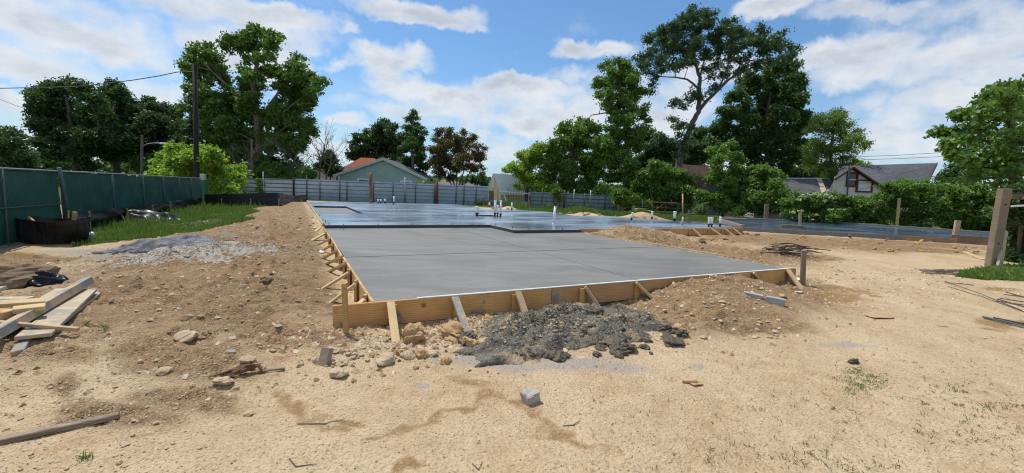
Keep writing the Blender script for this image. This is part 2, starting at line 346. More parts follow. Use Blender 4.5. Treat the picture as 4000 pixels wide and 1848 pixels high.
zone[:, 1] = np.maximum(patch(xf, yf, STAIN)*.9, spills(xf, yf)*.70); zone[:, 2] = patch(xf, yf, SLUR)
g = inpoly(xf, yf, LAWN) | inpoly(xf, yf, STRIP) | inpoly(xf, yf, CORNER)
# everything beyond the fences is rank grass and leaf litter
out = (yf > 42) | ((xf > 12) & (yf > 31)) | ((xf > 27) & (yf > 10)) | ((xf < -1-.513*(yf+16)+.0) & (yf > 3) & (touv(xf, yf)[0] < -12.9))
zone[:, 3] = np.where(g, .85, np.where(out, 1., 0.))
at = gm.attributes.new('zone', 'FLOAT_COLOR', 'POINT'); at.data.foreach_set('color', zone.ravel())
tag(obj('ground', gm), 'pale sandy building yard with brown churned dirt and wet stains', 'ground', kind='structure')

# ================================================================ SLABS
def damp_concrete():
    t = NT('fresh_gray_concrete'); p = t.pos(); wq = t.n('ShaderNodeVectorMath', operation='ADD', ins={0: p, 1: t.noise(p, .7, 2, .5, 'Color')}).outputs[0]; n = t.noise(t.mapv(wq, (.45, 2.2, 1), (0, 0, AZ+.35)), 1.2, 7, .62); f = t.noise(p, 60, 4); k = t.noise(p, .45, 3)
    c = t.mix(t.ramp(n, .3, .7), (.152, .146, .126), (.232, .222, .194)); c = t.mix(t.ramp(k, .5, .62, 0, .55), c, (.124, .120, .108)); c = t.mix(t.ramp(f, .35, .7, 0, .18), c, (.33, .33, .31)); sk_ = t.voro(p, 9.); skc_ = t.n('ShaderNodeSeparateColor', ins={0: t.voro(p, 9., 'Color')}).outputs; c = t.mix(t.mth('MULTIPLY', t.ramp(sk_, .16, .10), t.ramp(skc_[0], .72, .75, 0, .7)), c, (.075, .07, .06)); c = t.mix(t.mth('MULTIPLY', t.ramp(sk_, .14, .09), t.ramp(skc_[1], .8, .83, 0, .6)), c, (.36, .35, .32))
    return t.set(c, t.ramp(n, .3, .7, .62, .5), t.bump(t.mth('ADD', n, t.mth('MULTIPLY', f, .3)), .12, .01), 0, .3)
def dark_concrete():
    t = NT('dark_edge'); p = t.pos(); n = t.noise(t.mapv(p, (1, 1, 4)), 4, 6); return t.set(t.mix(n, (.022, .022, .02), (.07, .07, .064)), .6, t.bump(n, .4, .02))  # near-black concrete for step faces, bay and pit sides, joint bottoms
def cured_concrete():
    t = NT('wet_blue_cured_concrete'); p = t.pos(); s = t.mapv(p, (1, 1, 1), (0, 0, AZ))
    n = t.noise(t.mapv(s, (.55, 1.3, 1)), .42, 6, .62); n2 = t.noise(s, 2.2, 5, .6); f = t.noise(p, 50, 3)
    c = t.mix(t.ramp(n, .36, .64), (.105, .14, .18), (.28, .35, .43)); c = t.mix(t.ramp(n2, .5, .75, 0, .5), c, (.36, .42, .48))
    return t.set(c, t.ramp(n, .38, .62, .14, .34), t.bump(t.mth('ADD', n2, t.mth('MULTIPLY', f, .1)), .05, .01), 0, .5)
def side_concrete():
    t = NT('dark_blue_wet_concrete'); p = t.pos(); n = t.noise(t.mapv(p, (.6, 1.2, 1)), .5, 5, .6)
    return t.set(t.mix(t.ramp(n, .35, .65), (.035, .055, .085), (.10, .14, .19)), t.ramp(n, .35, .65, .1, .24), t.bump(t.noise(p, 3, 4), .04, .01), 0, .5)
M['conc'] = damp_concrete(); M['edge'] = dark_concrete(); M['cured'] = cured_concrete(); M['side'] = side_concrete()
def pt(u, v, z): q = w(u, v, z); return (q[0], q[1], z)
def prism(mb, P, z0, z1):
    n = len(P); return mb.add([(x, y, z0) for x, y in P]+[(x, y, z1) for x, y in P], [tuple(range(n-1, -1, -1)), tuple(range(n, 2*n))]+[(i, (i+1) % n, n+(i+1) % n, n+i) for i in range(n)])
# front slab: four panels parted by tooled joints
j1 = [touv(*atz(px, py, SLAB_Z)[:2]) for px, py in ((1346, 1005), (2582, 964), (1885, 920), (2451, 1086))]
vj = (j1[0][1]+j1[1][1])/2; uj = (j1[2][0]+j1[3][0])/2
sl = MB(); G = .009; GV = .022
for a0, a1 in ((0, uj-G), (uj+G, 8.2)):
    for b0, b1 in ((0, vj-GV), (vj+GV, 9.32)):
        if a0 > 1 and b1 > 8:
            P = [(a0, b0), (8.2, b0), (8.2, 7.28), (5.6, 7.28), (5.6, 9.32), (a0, 9.32)] if a0 < 5.6 else [(a0, b0), (8.2, b0), (8.2, 7.28), (a0, 7.28)]
        else: P = [(a0, b0), (a1, b0), (a1, b1), (a0, b1)]
        prism(sl, [tuple(w(*q)[:2]) for q in P], -.1, SLAB_Z)
e = empty('concrete_slab', w(4, 4.5, 0), 'freshly poured matte gray concrete slab in front, with two scored joints', 'slab')
sl.build('surface', M['conc'], e)
gr = MB(); prism(gr, [tuple(w(*q)[:2]) for q in ((.01, .01), (8.19, .01), (8.19, 7.27), (5.59, 7.27), (5.59, 9.31), (.01, 9.31))], -.09, SLAB_Z-.012); gr.build('joint', M['edge'], e)
# house slab: higher, sealed blue, with a sunken bay and a plumbing pit
e = empty('house_slab', w(8, 15, 0), 'large wet blue sealed house foundation slab standing a step above the gray slab', 'slab')
hb = MB(); n = len(HOUSE); hw = [tuple(w(*q)[:2]) for q in HOUSE]
bay = [(.12, 15.4), (1.98, 15.4), (1.9, 22.2), (.12, 22.2)]; pit = [(7.3, 14.0), (8.35, 14.0), (8.35, 15.2), (7.3, 15.2)]
import bmesh
bm = bmesh.new()
def loop(P, z): 
    vs = [bm.verts.new(pt(u, v, z)) for u, v in P]; return vs, [bm.edges.new((vs[i], vs[(i+1) % len(vs)])) for i in range(len(vs))]
vo, eo = loop(HOUSE, HOUSE_Z); vb, eb = loop(bay, HOUSE_Z); vp_, ep = loop(pit, HOUSE_Z)
bmesh.ops.triangle_fill(bm, use_beauty=True, use_dissolve=False, edges=eo+eb+ep)
for f in bm.faces:
    if f.normal.z < 0: f.normal_flip()
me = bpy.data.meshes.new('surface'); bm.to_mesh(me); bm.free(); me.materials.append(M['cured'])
me.transform(Matrix.Translation(-e.location)); link(bpy.data.objects.new('surface', me), e)
wl = MB()
for P in (HOUSE, bay, pit):
    for i in range(len(P)):
        a, b = P[i], P[(i+1) % len(P)]; wl.add([pt(*a, -.1), pt(*b, -.1), pt(*b, HOUSE_Z-.001), pt(*a, HOUSE_Z-.001)], [(0, 1, 2, 3)])
wl.build('edge_face', M['edge'], e)
fb = MB(); prism(fb, [tuple(w(*q)[:2]) for q in bay], -.05, HOUSE_Z-.10); fb.build('sunken_bay', M['conc'], e)
fb = MB(); prism(fb, [tuple(w(*q)[:2]) for q in pit], -.05, HOUSE_Z-.25); fb.build('pit_floor', M['clod'], e)
# side slab
e = empty('side_slab', (18, 25, 0), 'dark wet blue concrete slab at the right, behind the dirt and edged with splashed boards', 'slab')
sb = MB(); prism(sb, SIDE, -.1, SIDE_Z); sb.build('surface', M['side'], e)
kb = MB()
def wallseg(mb, a, b, z0, z1, th): mb.bar((a[0], a[1], (z0+z1)/2), (b[0], b[1], (z0+z1)/2), th, z1-z0, ch=.01)
for i in (3, 4, 5, 6, 7): wallseg(kb, SIDE[i], SIDE[(i+1) % 8], .0, SIDE_Z+.12, .16)
kb.build('raised_curb', M['gray_form2'], e)
q0, q1 = atz(3050, 888, SIDE_Z), atz(3138, 893, SIDE_Z); kb = MB(); wallseg(kb, q0, q1, 0, SIDE_Z+.16, .1)
q2, q3 = atz(3715, 930, SIDE_Z), atz(3860, 940, SIDE_Z); wallseg(kb, q2, q3, 0, SIDE_Z+.17, .12); kb.build('stop_board', M['old_wood'], e)
# anchor bolts along the step
ab = MB()
for px, py in ((1285, 873), (1341, 878), (1477, 876), (1610, 874), (1765, 874), (1894, 874), (1937, 874), (2002, 885), (2066, 893), (2197, 892), (1249, 838), (1262, 852), (1271, 862), (1390, 822)):
    q = atz(px, py+6, HOUSE_Z); ab.tube([q-np.array([0, 0, .1]), q+np.array([0, 0, .075])], .011, 6)
eh = [o for o in C.objects if o.name == 'house_slab'][0]; ab.build('anchor_bolts', M['dark_steel'], eh)

# ================================================================ FORMWORK
def brace(mb, top, foot, wd=.085, th=.038):
    """a flat stud leaning from the board top to the soil, cut off a little below grade"""
    t, f = Vector([float(c) for c in top]), Vector([float(c) for c in foot]); d = (f-t).normalized(); f = f+d*.06
    side = d.cross(Vector((0, 0, 1))).normalized(); mb.bar(t, f, wd, th, up=side.cross(d), ch=.003)
def board(mb, a, b, z0, z1, th=.038): mb.bar((a[0], a[1], (z0+z1)/2), (b[0], b[1], (z0+z1)/2), th, z1-z0, ch=.004)
e = empty('front_formwork', w(4, -.03), 'orange pine form board along the near edge of the gray slab, propped by leaning braces', 'formwork')
cuts = [-.47, 2.45, 5.2, 8.42]
for k in range(3):
    b = MB(); board(b, w(cuts[k]+.004, -.024), w(cuts[k+1]-.004, -.024), SLAB_Z-.286, SLAB_Z+.006); b.build('board', M['gray_form' if k == 1 else 'form_wood'], e)
b = MB(); board(b, w(.25, -.034), w(1.6, -.034), -.16, SLAB_Z-.292); b.build('footer_board', M['pine'], e)
b = MB(); board(b, w(.5, -.022), w(8.35, -.022), SLAB_Z+.0065, SLAB_Z+.020, .046); b.build('cement_smear', M['white_smear'], e)
FB = [((1535, 1192), (1567, 1368), 'pine_pale'), ((1785, 1166), (1825, 1296), 'splash_wood'), ((2040, 1148), (2058, 1240), 'splash_wood'), ((2290, 1120), (2343, 1206), 'splash_wood'), ((2485, 1102), (2525, 1160), 'pine_pale'), ((2755, 1075), (2775, 1106), 'pine'), ((2945, 1065), (2995, 1120), 'pine_pale'), ((3075, 1053), (3125, 1130), 'pine_pale')]
for i, (tp, ft, mt) in enumerate(FB):
    u0 = touv(*atz(*tp, SLAB_Z)[:2])[0]; q = hit(*ft); uu, vv = touv(q[0], q[1]); vv = max(min(vv, -.22), -.62 if i < 5 else -.40)
    uu = min(max(uu, u0-.1), u0+.20); foot = w(uu, vv); foot[2] = hz(foot[0], foot[1])
    b = MB(); brace(b, w(u0, -.068, SLAB_Z-.004), foot, .09); b.build('brace', M[mt], e)
    b = MB(); p = w(u0+(-.05 if i in (2, 3) else .03), -.066); b.bar((p[0], p[1], -.1), (p[0], p[1], SLAB_Z-.03), .085, .038, up=(VA[0], VA[1], 0)); b.build('stake', M['old_wood'] if i > 4 else M['form_wood'], e)
e = empty('side_formwork', w(-.03, 5), 'pale timber form along the left edge of the gray slab with many braces', 'formwork')
vc = [-.0, 3.45, 6.6, 9.75]
for k in range(3):
    b = MB(); board(b, w(-.024-(.03 if k == 1 else 0), vc[k]+.003), w(-.024-(.02 if k == 2 else 0), vc[k+1]-.003), SLAB_Z-.28, SLAB_Z+(.035 if k == 1 else .012)); b.build('board', M['pine'], e)
LB = [((1258, 871), (1231, 892)), ((1257, 884), (1234, 905)), ((1262, 909), (1220, 939)), ((1279, 934), (1239, 958)), ((1285, 953), (1256, 981)), ((1300, 979), (1260, 1010)), ((1313, 1004), (1281, 1033)), ((1332, 1029), (1290, 1062)), ((1353, 1061), (1262, 1128)), ((1372, 1105), (1292, 1184)), ((1405, 1165), (1316, 1272))]
for tp, ft in LB:
    v0 = touv(*atz(*tp, SLAB_Z+.03)[:2])[1]; q = hit(*ft); uu, vv = touv(q[0], q[1]); uu = min(uu, -.3)
    foot = w(uu, vv); foot[2] = hz(foot[0], foot[1])
    b = MB(); brace(b, w(-.10, v0, SLAB_Z+.01), foot, .075); b.build('brace', M['pine_pale'], e)
    b = MB(); p = w(-.075, v0+.12); b.bar((p[0], p[1], -.15), (p[0], p[1], SLAB_Z+.04), .04, .07); b.build('stake', M['pine'], e)
# right edge of the gray slab: thin board with one raised strip
e = empty('edge_formwork', w(8.24, 4), 'thin splashed board along the right edge of the gray slab beside the dirt bank', 'formwork')
b = MB(); board(b, w(8.222, .04), w(8.222, 7.2), SLAB_Z-.28, SLAB_Z+.008); b.build('board', M['splash_wood'], e)
b = MB(); q0 = touv(*atz(2864, 1004, SLAB_Z)[:2]); board(b, w(8.27, q0[1]), w(8.27, q0[1]+2.8), SLAB_Z-.1, SLAB_Z+.05, .04); b.build('strip', M['gray_plank'], e)
# house slab forms
e = empty('house_formwork', w(15, 7.46), 'orange form board with four braces at the right end of the blue house slab', 'formwork')
b = MB(); board(b, w(8.3, 7.47), w(17.45, 7.47), HOUSE_Z-.29, HOUSE_Z+.004); b.build('board', M['form_wood'], e)
b = MB(); board(b, w(17.47, 7.45), w(18.2, 8.75), HOUSE_Z-.3, HOUSE_Z+.06); board(b, w(18.2, 8.8), w(18.3, 11), HOUSE_Z-.3, HOUSE_Z+.06); b.build('end_board', M['old_wood'], e)
for px, py, fx, fy in ((2743, 897, 2764, 924), (2804, 895, 2823, 928), (2852, 894, 2871, 924), (2888, 894, 2907, 922)):
    u0 = touv(*atz(px, py, HOUSE_Z)[:2])[0]; p = w(u0, 7.40, HOUSE_Z-.01); f = w(u0+.12, 6.98); f[2] = hz(f[0], f[1]); b = MB(); brace(b, p, f, .09); b.build('brace', M['pine_pale'], e)
    b = MB(); p = w(u0-.12, 7.41); b.bar((p[0], p[1], -.1), (p[0], p[1], HOUSE_Z-.02), .08, .04); b.build('stake', M['pine'], e)
e = empty('rear_formwork', w(-.03, 20), 'timber form along the far left edge of the blue house slab above the dirt bank', 'formwork')
b = MB(); board(b, w(-.03, 9.9), w(-.03, 28.8), HOUSE_Z-.3, HOUSE_Z+.012); b.build('board', M['pine_pale'], e)
e = empty('side_slab_formwork', (17, 20.5, 0), 'cement splashed form boards along the dark blue side slab, with short gray braces', 'formwork')
for k in range(3):
    b = MB(); board(b, SIDE[k], SIDE[k+1], .0, SIDE_Z+.006, .05); ob = b.build('board', M['gray_form2' if k < 2 else 'gray_form'], e); ob.location.y -= .03
for px, py, fx, fy in ((2918, 882, 2903, 893), (2976, 887, 2955, 898), (3026, 890, 3008, 904), (3090, 897, 3075, 909), (3220, 905, 3203, 920), (3322, 916, 3306, 928), (3470, 929, 3454, 943), (3603, 936, 3588, 951), (3777, 959, 3757, 979)):
    a = atz(px, py, SIDE_Z-.02); f = hit(fx, fy); a = np.array([a[0], min(a[1], f[1]+.55), SIDE_Z-.03]); b = MB(); brace(b, a, f, .1, .045); b.build('brace', M['gray_form' if px < 3700 else 'pine_pale'], e)
M['log'] = mottled('peeled_log', (.10, .045, .03), (.34, .21, .13), 5, .9, .6, (1, 1, .35))
# ================================================================ PIPES STANDING IN THE SLABS
def pipe(name, px, top, base, label, dia=.11, cap=False, boot=.35, z=HOUSE_Z, grey=False, lean=0., group='pipe stubs standing in the slabs'):
    """white stub with a black coupling at its foot"""
    q = atz(px, base, z); t = atY(px, top, q[1]); H = max(t[2]-z, .15); e = empty(name, q, label, 'pipe', group); r = dia/2; boot *= .75
    body = M['pipe_grey'] if grey else M['pvc']; b = MB(); s = q+np.array([lean*H*boot, 0, H*boot])
    b.tube([s, q+np.array([lean*H, 0, H-.004])], r, 14); o = b.build('pipe', body, e, True)
    if boot > 0:
        b = MB(); b.tube([q-np.array([0, 0, .05]), s], r*.8, 12); b.tube([q+np.array([0, 0, H*boot*.72]), q+np.array([0, 0, H*boot])], r*1.22, 12); b.build('coupling', M['abs'], e, True)
    else:
        b = MB(); b.tube([q-np.array([0, 0, .05]), q+np.array([0, 0, .02])], r*1.06, 12); b.build('collar', body, e, True)
    if cap:
        b = MB(); b.tube([q+np.array([lean*H, 0, H-.07]), q+np.array([lean*H, 0, H+.015])], r*1.2, 14); b.build('cap', body, e, True)
    return e
P_ = [(1477, 778, 794, 'short white pipe stub left of a stub pair, before the metal fence', .11, False, .5), (1487, 778, 794, 'short white pipe stub right of a stub pair, before the metal fence', .12, False, .5),
 (1504, 777, 794, 'stout white pipe stub right of the stub pair, before the metal fence', .16, False, .5), (1538, 767, 799, 'lone slim white pipe with black foot before the metal fence', .11, False, .35),
 (1863, 808, 843, 'wide capped white pipe left of the plumbing pit', .165, True, .4), (1933, 785, 844, 'left tall white pipe of the trio behind the plumbing pit', .11, True, .25),
 (1943, 803, 846, 'short middle white pipe of the trio behind the plumbing pit', .09, True, .45), (1955, 784, 846, 'right tall white pipe of the trio behind the plumbing pit', .10, True, .22),
 (1999, 792, 822, 'white pipe with black foot beside the dirt heap near the yellow shed', .11, False, .4), (2466, 831, 861, 'leaning white pipe stub left of the small dirt heap', .10, True, .45),
 (2546, 826, 858, 'white pipe stub right of the small dirt heap', .10, True, .45), (2634, 827, 865, 'wide capped white pipe at the right end of the blue slab', .14, True, .4),
 (2768, 851, 887, 'left white pipe of a close pair near the form corner', .10, True, .45), (2779, 851, 887, 'right white pipe of a close pair near the form corner', .10, True, .45), (2812, 848, 886, 'single capped white pipe just left of the form corner', .10, True, .45)]
for px, tp, bs, lb, dia, cp, bt in P_:
    pipe('pipe_stub', px, tp, bs, lb, dia, cp, bt, lean=.12 if bs == 861 else 0)
e = pipe('pipe_stub', 2162, 806, 873, 'tall white pipe with black top standing nearest the gray slab', .105, False, 0, lean=.06)
q = e.location; b = MB(); b.tube([(q.x+.05, q.y, q.z+.78), (q.x+.053, q.y, q.z+.90)], .062, 12); b.build('black_collar', M['abs'], e, True)
pipe('pipe_stub', 2665, 847, 884, 'gray square-topped stub beside the wide capped pipe', .085, False, 0, grey=True)
pipe('pipe_stub', 1912, 791, 806, 'small white stub at the foot of the metal fence gap', .16, False, .3, z=.2)
pipe('pipe_stub', 3086, 838, 861, 'slim white pipe in the side slab before the hedge', .17, False, 0, z=SIDE_Z)
pipe('pipe_stub', 3080, 846, 861, 'brown wooden peg beside the slim white pipe of the side slab', .12, False, 0, z=SIDE_Z, grey=True)
pipe('pipe_stub', 3178, 859, 866, 'low white capped stub in the side slab', .2, True, 0, z=SIDE_Z)
q = atz(3280, 872, SIDE_Z); e = empty('pipe_stub', q, 'white branched pipe fitting in the side slab before the hedge', 'pipe', 'pipe stubs standing in the slabs')
b = MB(); b.tube([q, q+np.array([0, 0, .42])], .11, 12); b.build('pipe', M['pvc'], e, True)
b = MB(); b.tube([q+np.array([0, 0, .22]), q+np.array([.2, -.05, .42]), q+np.array([.2, -.05, .62])], .09, 12); b.build('branch', M['pvc'], e, True)
q = atz(3060, 885, SIDE_Z)
def post(name, label, cat, px, top, bot, wd, mat, z=None, shape='board', group=None, sunk=.3, lean=None, th=None):
    """an upright; px/top may be a pair of pixels for a leaning one"""
    q = hit(px, bot) if z is None else atz(px, bot, z); t = atY(lean if lean is not None else px, top, q[1]); b = MB()
    d = (t-q)/np.linalg.norm(t-q); a = q-d*sunk
    if shape == 'round': b.tube([a, q, t], wd/2, 10)
    elif shape == 'log':
        k = 9; b.tube([a+(t-a)*i/k+np.array([rnd(-.03, .03), 0, 0]) for i in range(k+1)], [wd/2*rnd(.85, 1.1) for i in range(k+1)], 10)
    else: b.bar(a, t, wd, th or wd*.5, up=(0, -1, 0), ch=.004)
    o = obj(name, b.mesh(name, M[mat], shape != 'board', q), q); return tag(o, label, cat, group)
post('wooden_stake', 'tall square brown stake standing at the left corner of the front form board', 'stake', 1352, 1106, 1300, .05, 'stake_wood', th=.045, lean=1345)
post('wooden_stake', 'weathered gray-brown stake standing right of the gray slab corner', 'stake', 3135, 978, 1112, .09, 'old_wood', th=.05, lean=3140)
post('log_post', 'rough peeled brown log post standing before the metal fence', 'post', 1449, 675, 793, .27, 'log', HOUSE_Z, 'log')
post('wooden_post', 'flat gray wooden post behind the white pipe trio by the shed', 'post', 1935, 729, 812, .24, 'gray_plank', .2)
post('wooden_post', 'short leaning gray post where the metal fence ends at the trees', 'post', 2435, 751, 826, .26, 'old_wood', .1, lean=2440)
post('wooden_post', 'slim pale pole under the vines right of the metal fence', 'post', 2667, 757, 840, .14, 'pine_pale', .1, 'round')
post('wooden_post', 'gray wooden post at the foot of the leafy bushes', 'post', 2992, 797, 861, .28, 'old_wood', .25, lean=2995)
post('wooden_post', 'pale leaning plank post standing behind the side slab before the hedge', 'post', 3502, 774, 887, .16, 'pine_pale', .3, lean=3513)
post('wooden_stake', 'gray stake clamped at the far corner of the side slab', 'stake', 3125, 831, 890, .13, 'gray_plank', SIDE_Z)
post('wooden_stake', 'thick gray board stake leaning at the near edge of the side slab', 'stake', 3730, 861, 930, .22, 'gray_plank', SIDE_Z, lean=3742)
post('wooden_stake', 'dark brown stub beside the gray stub of the blue slab', 'stake', 2686, 849, 869, .14, 'old_wood', HOUSE_Z)
M['rail_wood'] = wood('dark_rail', (.13, .095, .06), (.20, .15, .10))
# the big gate post at the right, with its strut and the wreck of a gate
q = hit(3872, 1040); e = empty('gate_post', q, 'massive weathered wooden gate post leaning at the right edge with a strut', 'post')
t = atY(3925, 737, q[1]); b = MB(); b.bar(q-np.array([0, 0, .4]), t, .26, .2, up=(0, -1, 0), ch=.02); b.build('post', M['old_wood'], e)
s0 = hit(3888, 1044); s1 = atY(3925, 900, q[1]+.1); b = MB(); b.bar(s0-np.array([0, .1, .2]), s1, .2, .07, up=(.3, -1, 0)); b.build('strut', M['gray_plank'], e)
b = MB()
for zf in (.30, .80): 
    c = np.array(q)+(t-np.array(q))*zf; b.tube([c-np.array([.02, .125, 0]), c+np.array([-.02, .02, 0])], .022, 8)
b.build('bolt_hole', M['abs'], e)
e = empty('broken_gate', hit(3990, 1050), 'old wooden gate rails and wire half buried in leaves at the right edge', 'gate')
y = q[1]+.35; b = MB(); b.bar(atY(3950, 768, y+.3), atY(4150, 775, y+.3), .16, .05, up=(0, -1, 0)); b.build('top_rail', M['rail_wood'], e)
b = MB(); b.bar(atY(3975, 1020, y+.9), atY(3990, 870, y+.9), .10, .05, up=(0, -1, 0)); b.build('slat', M['rail_wood'], e)
b = MB(); b.bar(atY(3950, 806, y), atY(4020, 802, y), .05, .03, up=(0, -1, 0)); b.build('latch', M['white_paint'], e)

# ================================================================ GREEN SCREENED FENCE
G0, G1 = np.array([-11.31, 9.31, 0]), np.array([-21.96, 30.14, 0]); GD = (G1-G0)/np.linalg.norm(G1-G0)
def on_fence(px):
    """where the sight line of a column meets the fence line"""
    d = ray(px, 800); k = np.linalg.solve(np.array([[d[0], -GD[0]], [d[1], -GD[1]]]), G0[:2]); return G0+GD*k[1]
def screen_mat():
    t = NT('green_windscreen'); v = t.pos(); s = t.mapv(v, (1, 1, 1), (0, 0, AZ)); n = t.noise(v, 1.2, 5); f = t.noise(t.mapv(v, (1, 1, .2)), 9, 4)
    c = t.mix(t.ramp(n, .3, .7), (.006, .075, .048), (.014, .115, .075)); c = t.mix(t.ramp(f, .5, .75, 0, .4), c, (.03, .15, .105))
    return t.set(c, .6, t.bump(f, .5, .02), 0, .3)
M['screen'] = screen_mat(); M['fence_tube'] = mottled('greenish_fence_tube', (.045, .085, .075), (.10, .14, .13), 7, .5, .1, metal=.2)
GN = np.array([GD[1], -GD[0], 0])
def screen_sheet(a, b, z0, z1, off=0., sag=.03):
    L = np.linalg.norm(b-a); nx_ = max(int(L/.12), 4); nz = 14; V_ = []; 
    for j in range(nz+1):
        for i in range(nx_+1):
            s = i/nx_; z = z0+(z1-z0)*j/nz; p = a+(b-a)*s
            d = (fbm(np.array([s*L*1.1]), np.array([z*1.4]), 91, 4)[0]-.5)*.17
            g = hz(p[0], p[1]) if j == 0 and i % 4 == 0 else 0
            V_.append(p+GN*(d+off)+np.array([0, 0, z-sag*math.sin(s*L*2)*(j == nz)*.3]))
    I_ = np.arange((nx_+1)*(nz+1)).reshape(nz+1, nx_+1); F_ = np.stack([I_[:-1, :-1], I_[:-1, 1:], I_[1:, 1:], I_[1:, :-1]], -1).reshape(-1, 4)
    return np.array(V_), F_
def wire_grid(mb, a, b, z0, z1, st=.16, r=.0025, off=.05):
    """chain-link lattice, diagonals in both senses, coarse"""
    L = np.linalg.norm(b-a); H = z1-z0; n_ = int((L+H)/st)
    for sgn in (1, -1):
        for i in range(n_):
            s0 = i*st-(H if sgn > 0 else 0); pts = []
            for s, z in ((s0, z0), (s0+H, z1)):
                pts.append((s, z))
            (s_a, za), (s_b, zb) = pts
            if s_a < 0: za += -s_a; s_a = 0
            if s_b > L: zb -= s_b-L; s_b = L
            if s_b-s_a < .05: continue
            if sgn < 0: za, zb = z0+z1-za, z0+z1-zb
            d = (b-a)/L; mb.tube([a+d*s_a+GN*off+np.array([0, 0, za]), a+d*s_b+GN*off+np.array([0, 0, zb])], r, 3, False)
ga, gb, gc, gd_ = on_fence(-420), on_fence(238), on_fence(238.5), on_fence(788)
e = empty('fence_gate', ga, 'green screened chain link gate with a galvanised mid rail at the left edge', 'gate')
V_, F_ = screen_sheet(ga, gb, .03, 1.72); o = obj('screen', nmesh('screen', V_-np.array(ga), F_, M['screen'], True), parent=e)
b = MB(); pz = np.array([0, 0, 1])
for z in (.04, 1.76): b.tube([ga+pz*z+GN*.05, gb+pz*z+GN*.05], .024, 8)
b.build('frame', M['steel'], e, True); b = MB(); b.tube([ga+pz*.90+GN*.06, gb+pz*.86+GN*.06], .021, 8); b.build('mid_rail', M['fence_tube'], e, True)
for px in (5, -250): 
    b = MB(); c = on_fence(px); b.tube([c+GN*.06+pz*.02, c+GN*.06+pz*1.78], .022, 8); b.build('upright', M['fence_tube'], e, True)
b = MB(); wire_grid(b, ga, gb, .05, 1.80, .13, .0013); b.build('chain_mesh', M['dark_steel'], e)
e = empty('screened_fence', gc, 'long green screened chain link fence running back along the left side', 'fence')
V_, F_ = screen_sheet(gc, gd_, .05, 1.72); obj('screen', nmesh('screen', V_-np.array(gc), F_, M['screen'], True), parent=e)
for px, r, dz in ((437, .026, 1.78), (557, .026, 1.78), (637, .026, 1.78), (700, .026, 1.76), (747, .026, 1.78), (785, .03, 1.8)):
    c = on_fence(px); b = MB(); b.tube([c+GN*.06-pz*.2, c+GN*.06+pz*dz], r, 8); b.build('fence_post', M['fence_tube'], e, True)
c0 = on_fence(252); c1 = on_fence(222); b = MB(); b.tube([c0+GN*.12-pz*.1, c1+GN*.1+pz*1.86], .045, 10); b.build('leaning_post', M['fence_tube'], e, True)
b = MB(); b.tube([gc+pz*1.76+GN*.05, on_fence(437)+pz*1.77+GN*.05, gd_+pz*1.76+GN*.05], .022, 8); b.build('top_rail', M['steel'], e, True)
b = MB(); wire_grid(b, gc, gd_, .05, 1.82, .2, .0015); b.build('chain_mesh', M['dark_steel'], e)
c = on_fence(797); e = empty('corner_post', c, 'dark green corner post topped by a gray box, ending the green fence', 'post')
b = MB(); b.bar(c-pz*.2, c+pz*1.62, .42, .3, up=(0, -1, 0)); b.build('post', M['screen'], e); b = MB(); b.box(c+pz*1.86, (.3, .24, .44), None, .02); b.build('box', M['steel'], e)

# ================================================================ SILT FENCE, SHEETING, BASKET
def silt(name, label, pts, h, stakes, droop=.05):
    """black geotextile strip sagging between wooden stakes"""
    e = empty(name, pts[0], label, 'silt fence'); V_ = []; nz = 7; P = []
    for a, b in zip(pts[:-1], pts[1:]):
        k = max(int(np.linalg.norm(b-a)/.12), 2); P += [a+(b-a)*i/k for i in range(k)]
    P.append(pts[-1]); n_ = len(P); tdir = (pts[-1]-pts[0]); tdir /= np.linalg.norm(tdir); nn = np.array([tdir[1], -tdir[0], 0])
    if nn[1] > 0: nn = -nn
    for j in range(nz+1):
        for i, p in enumerate(P):
            z = j/nz; hh = h*(.86+.28*fbm(np.array([i*.09]), np.array([1.]), 12, 2)[0])
            d = (fbm(np.array([i*.10]), np.array([z*5.+i*.02]), 44, 4)[0]-.5)*.42*(.4+z*(1-z)*2.4)+(1-z)**2*.18
            V_.append([p[0]+nn[0]*d, p[1]+nn[1]*d, p[2]+z*hh-.03])
    I_ = np.arange(n_*(nz+1)).reshape(nz+1, n_); F_ = np.stack([I_[:-1, :-1], I_[:-1, 1:], I_[1:, 1:], I_[1:, :-1]], -1).reshape(-1, 4)
    obj('fabric', nmesh('fabric', np.array(V_)-np.array(pts[0]), F_, M['silt'], True), parent=e)
    for px, top, bot, ln in stakes:
        q = hit(px, bot); t = atY(px+ln, top, q[1]); b = MB(); b.bar(q-pz*.1, t, .045, .035, up=(0, -1, 0)); b.build('stake', M['stake_wood'], e)
    return e
def gp(px, py): return hit(px, py)
silt('silt_fence', 'black silt fence with wooden stakes along the foot of the green fence', [gp(290, 918), gp(360, 900), gp(440, 882), gp(520, 864), gp(600, 847), gp(670, 832), gp(730, 818), gp(792, 808)], .60,
     [(270, 822, 920, -4), (352, 826, 903, -3), (500, 815, 872, -3), (600, 803, 850, -4), (668, 788, 836, -2), (769, 772, 806, 0), (795, 770, 808, -2)])
silt('silt_fence', 'black silt fence with wooden stakes before the corrugated metal fence', [gp(800, 806), gp(870, 809), gp(980, 808), gp(1090, 805), gp(1150, 802), gp(1197, 800)], .80,
     [(868, 775, 811, -3), (979, 775, 809, 0), (1089, 777, 806, 0), (1173, 780, 802, 3), (1181, 784, 802, 0)])
q = hit(205, 948); e = empty('silt_basket', q, 'black fabric lined wire basket sagging at the foot of the green gate', 'basket')
V_ = []; n_, nz = 40, 8; R0 = 1.0
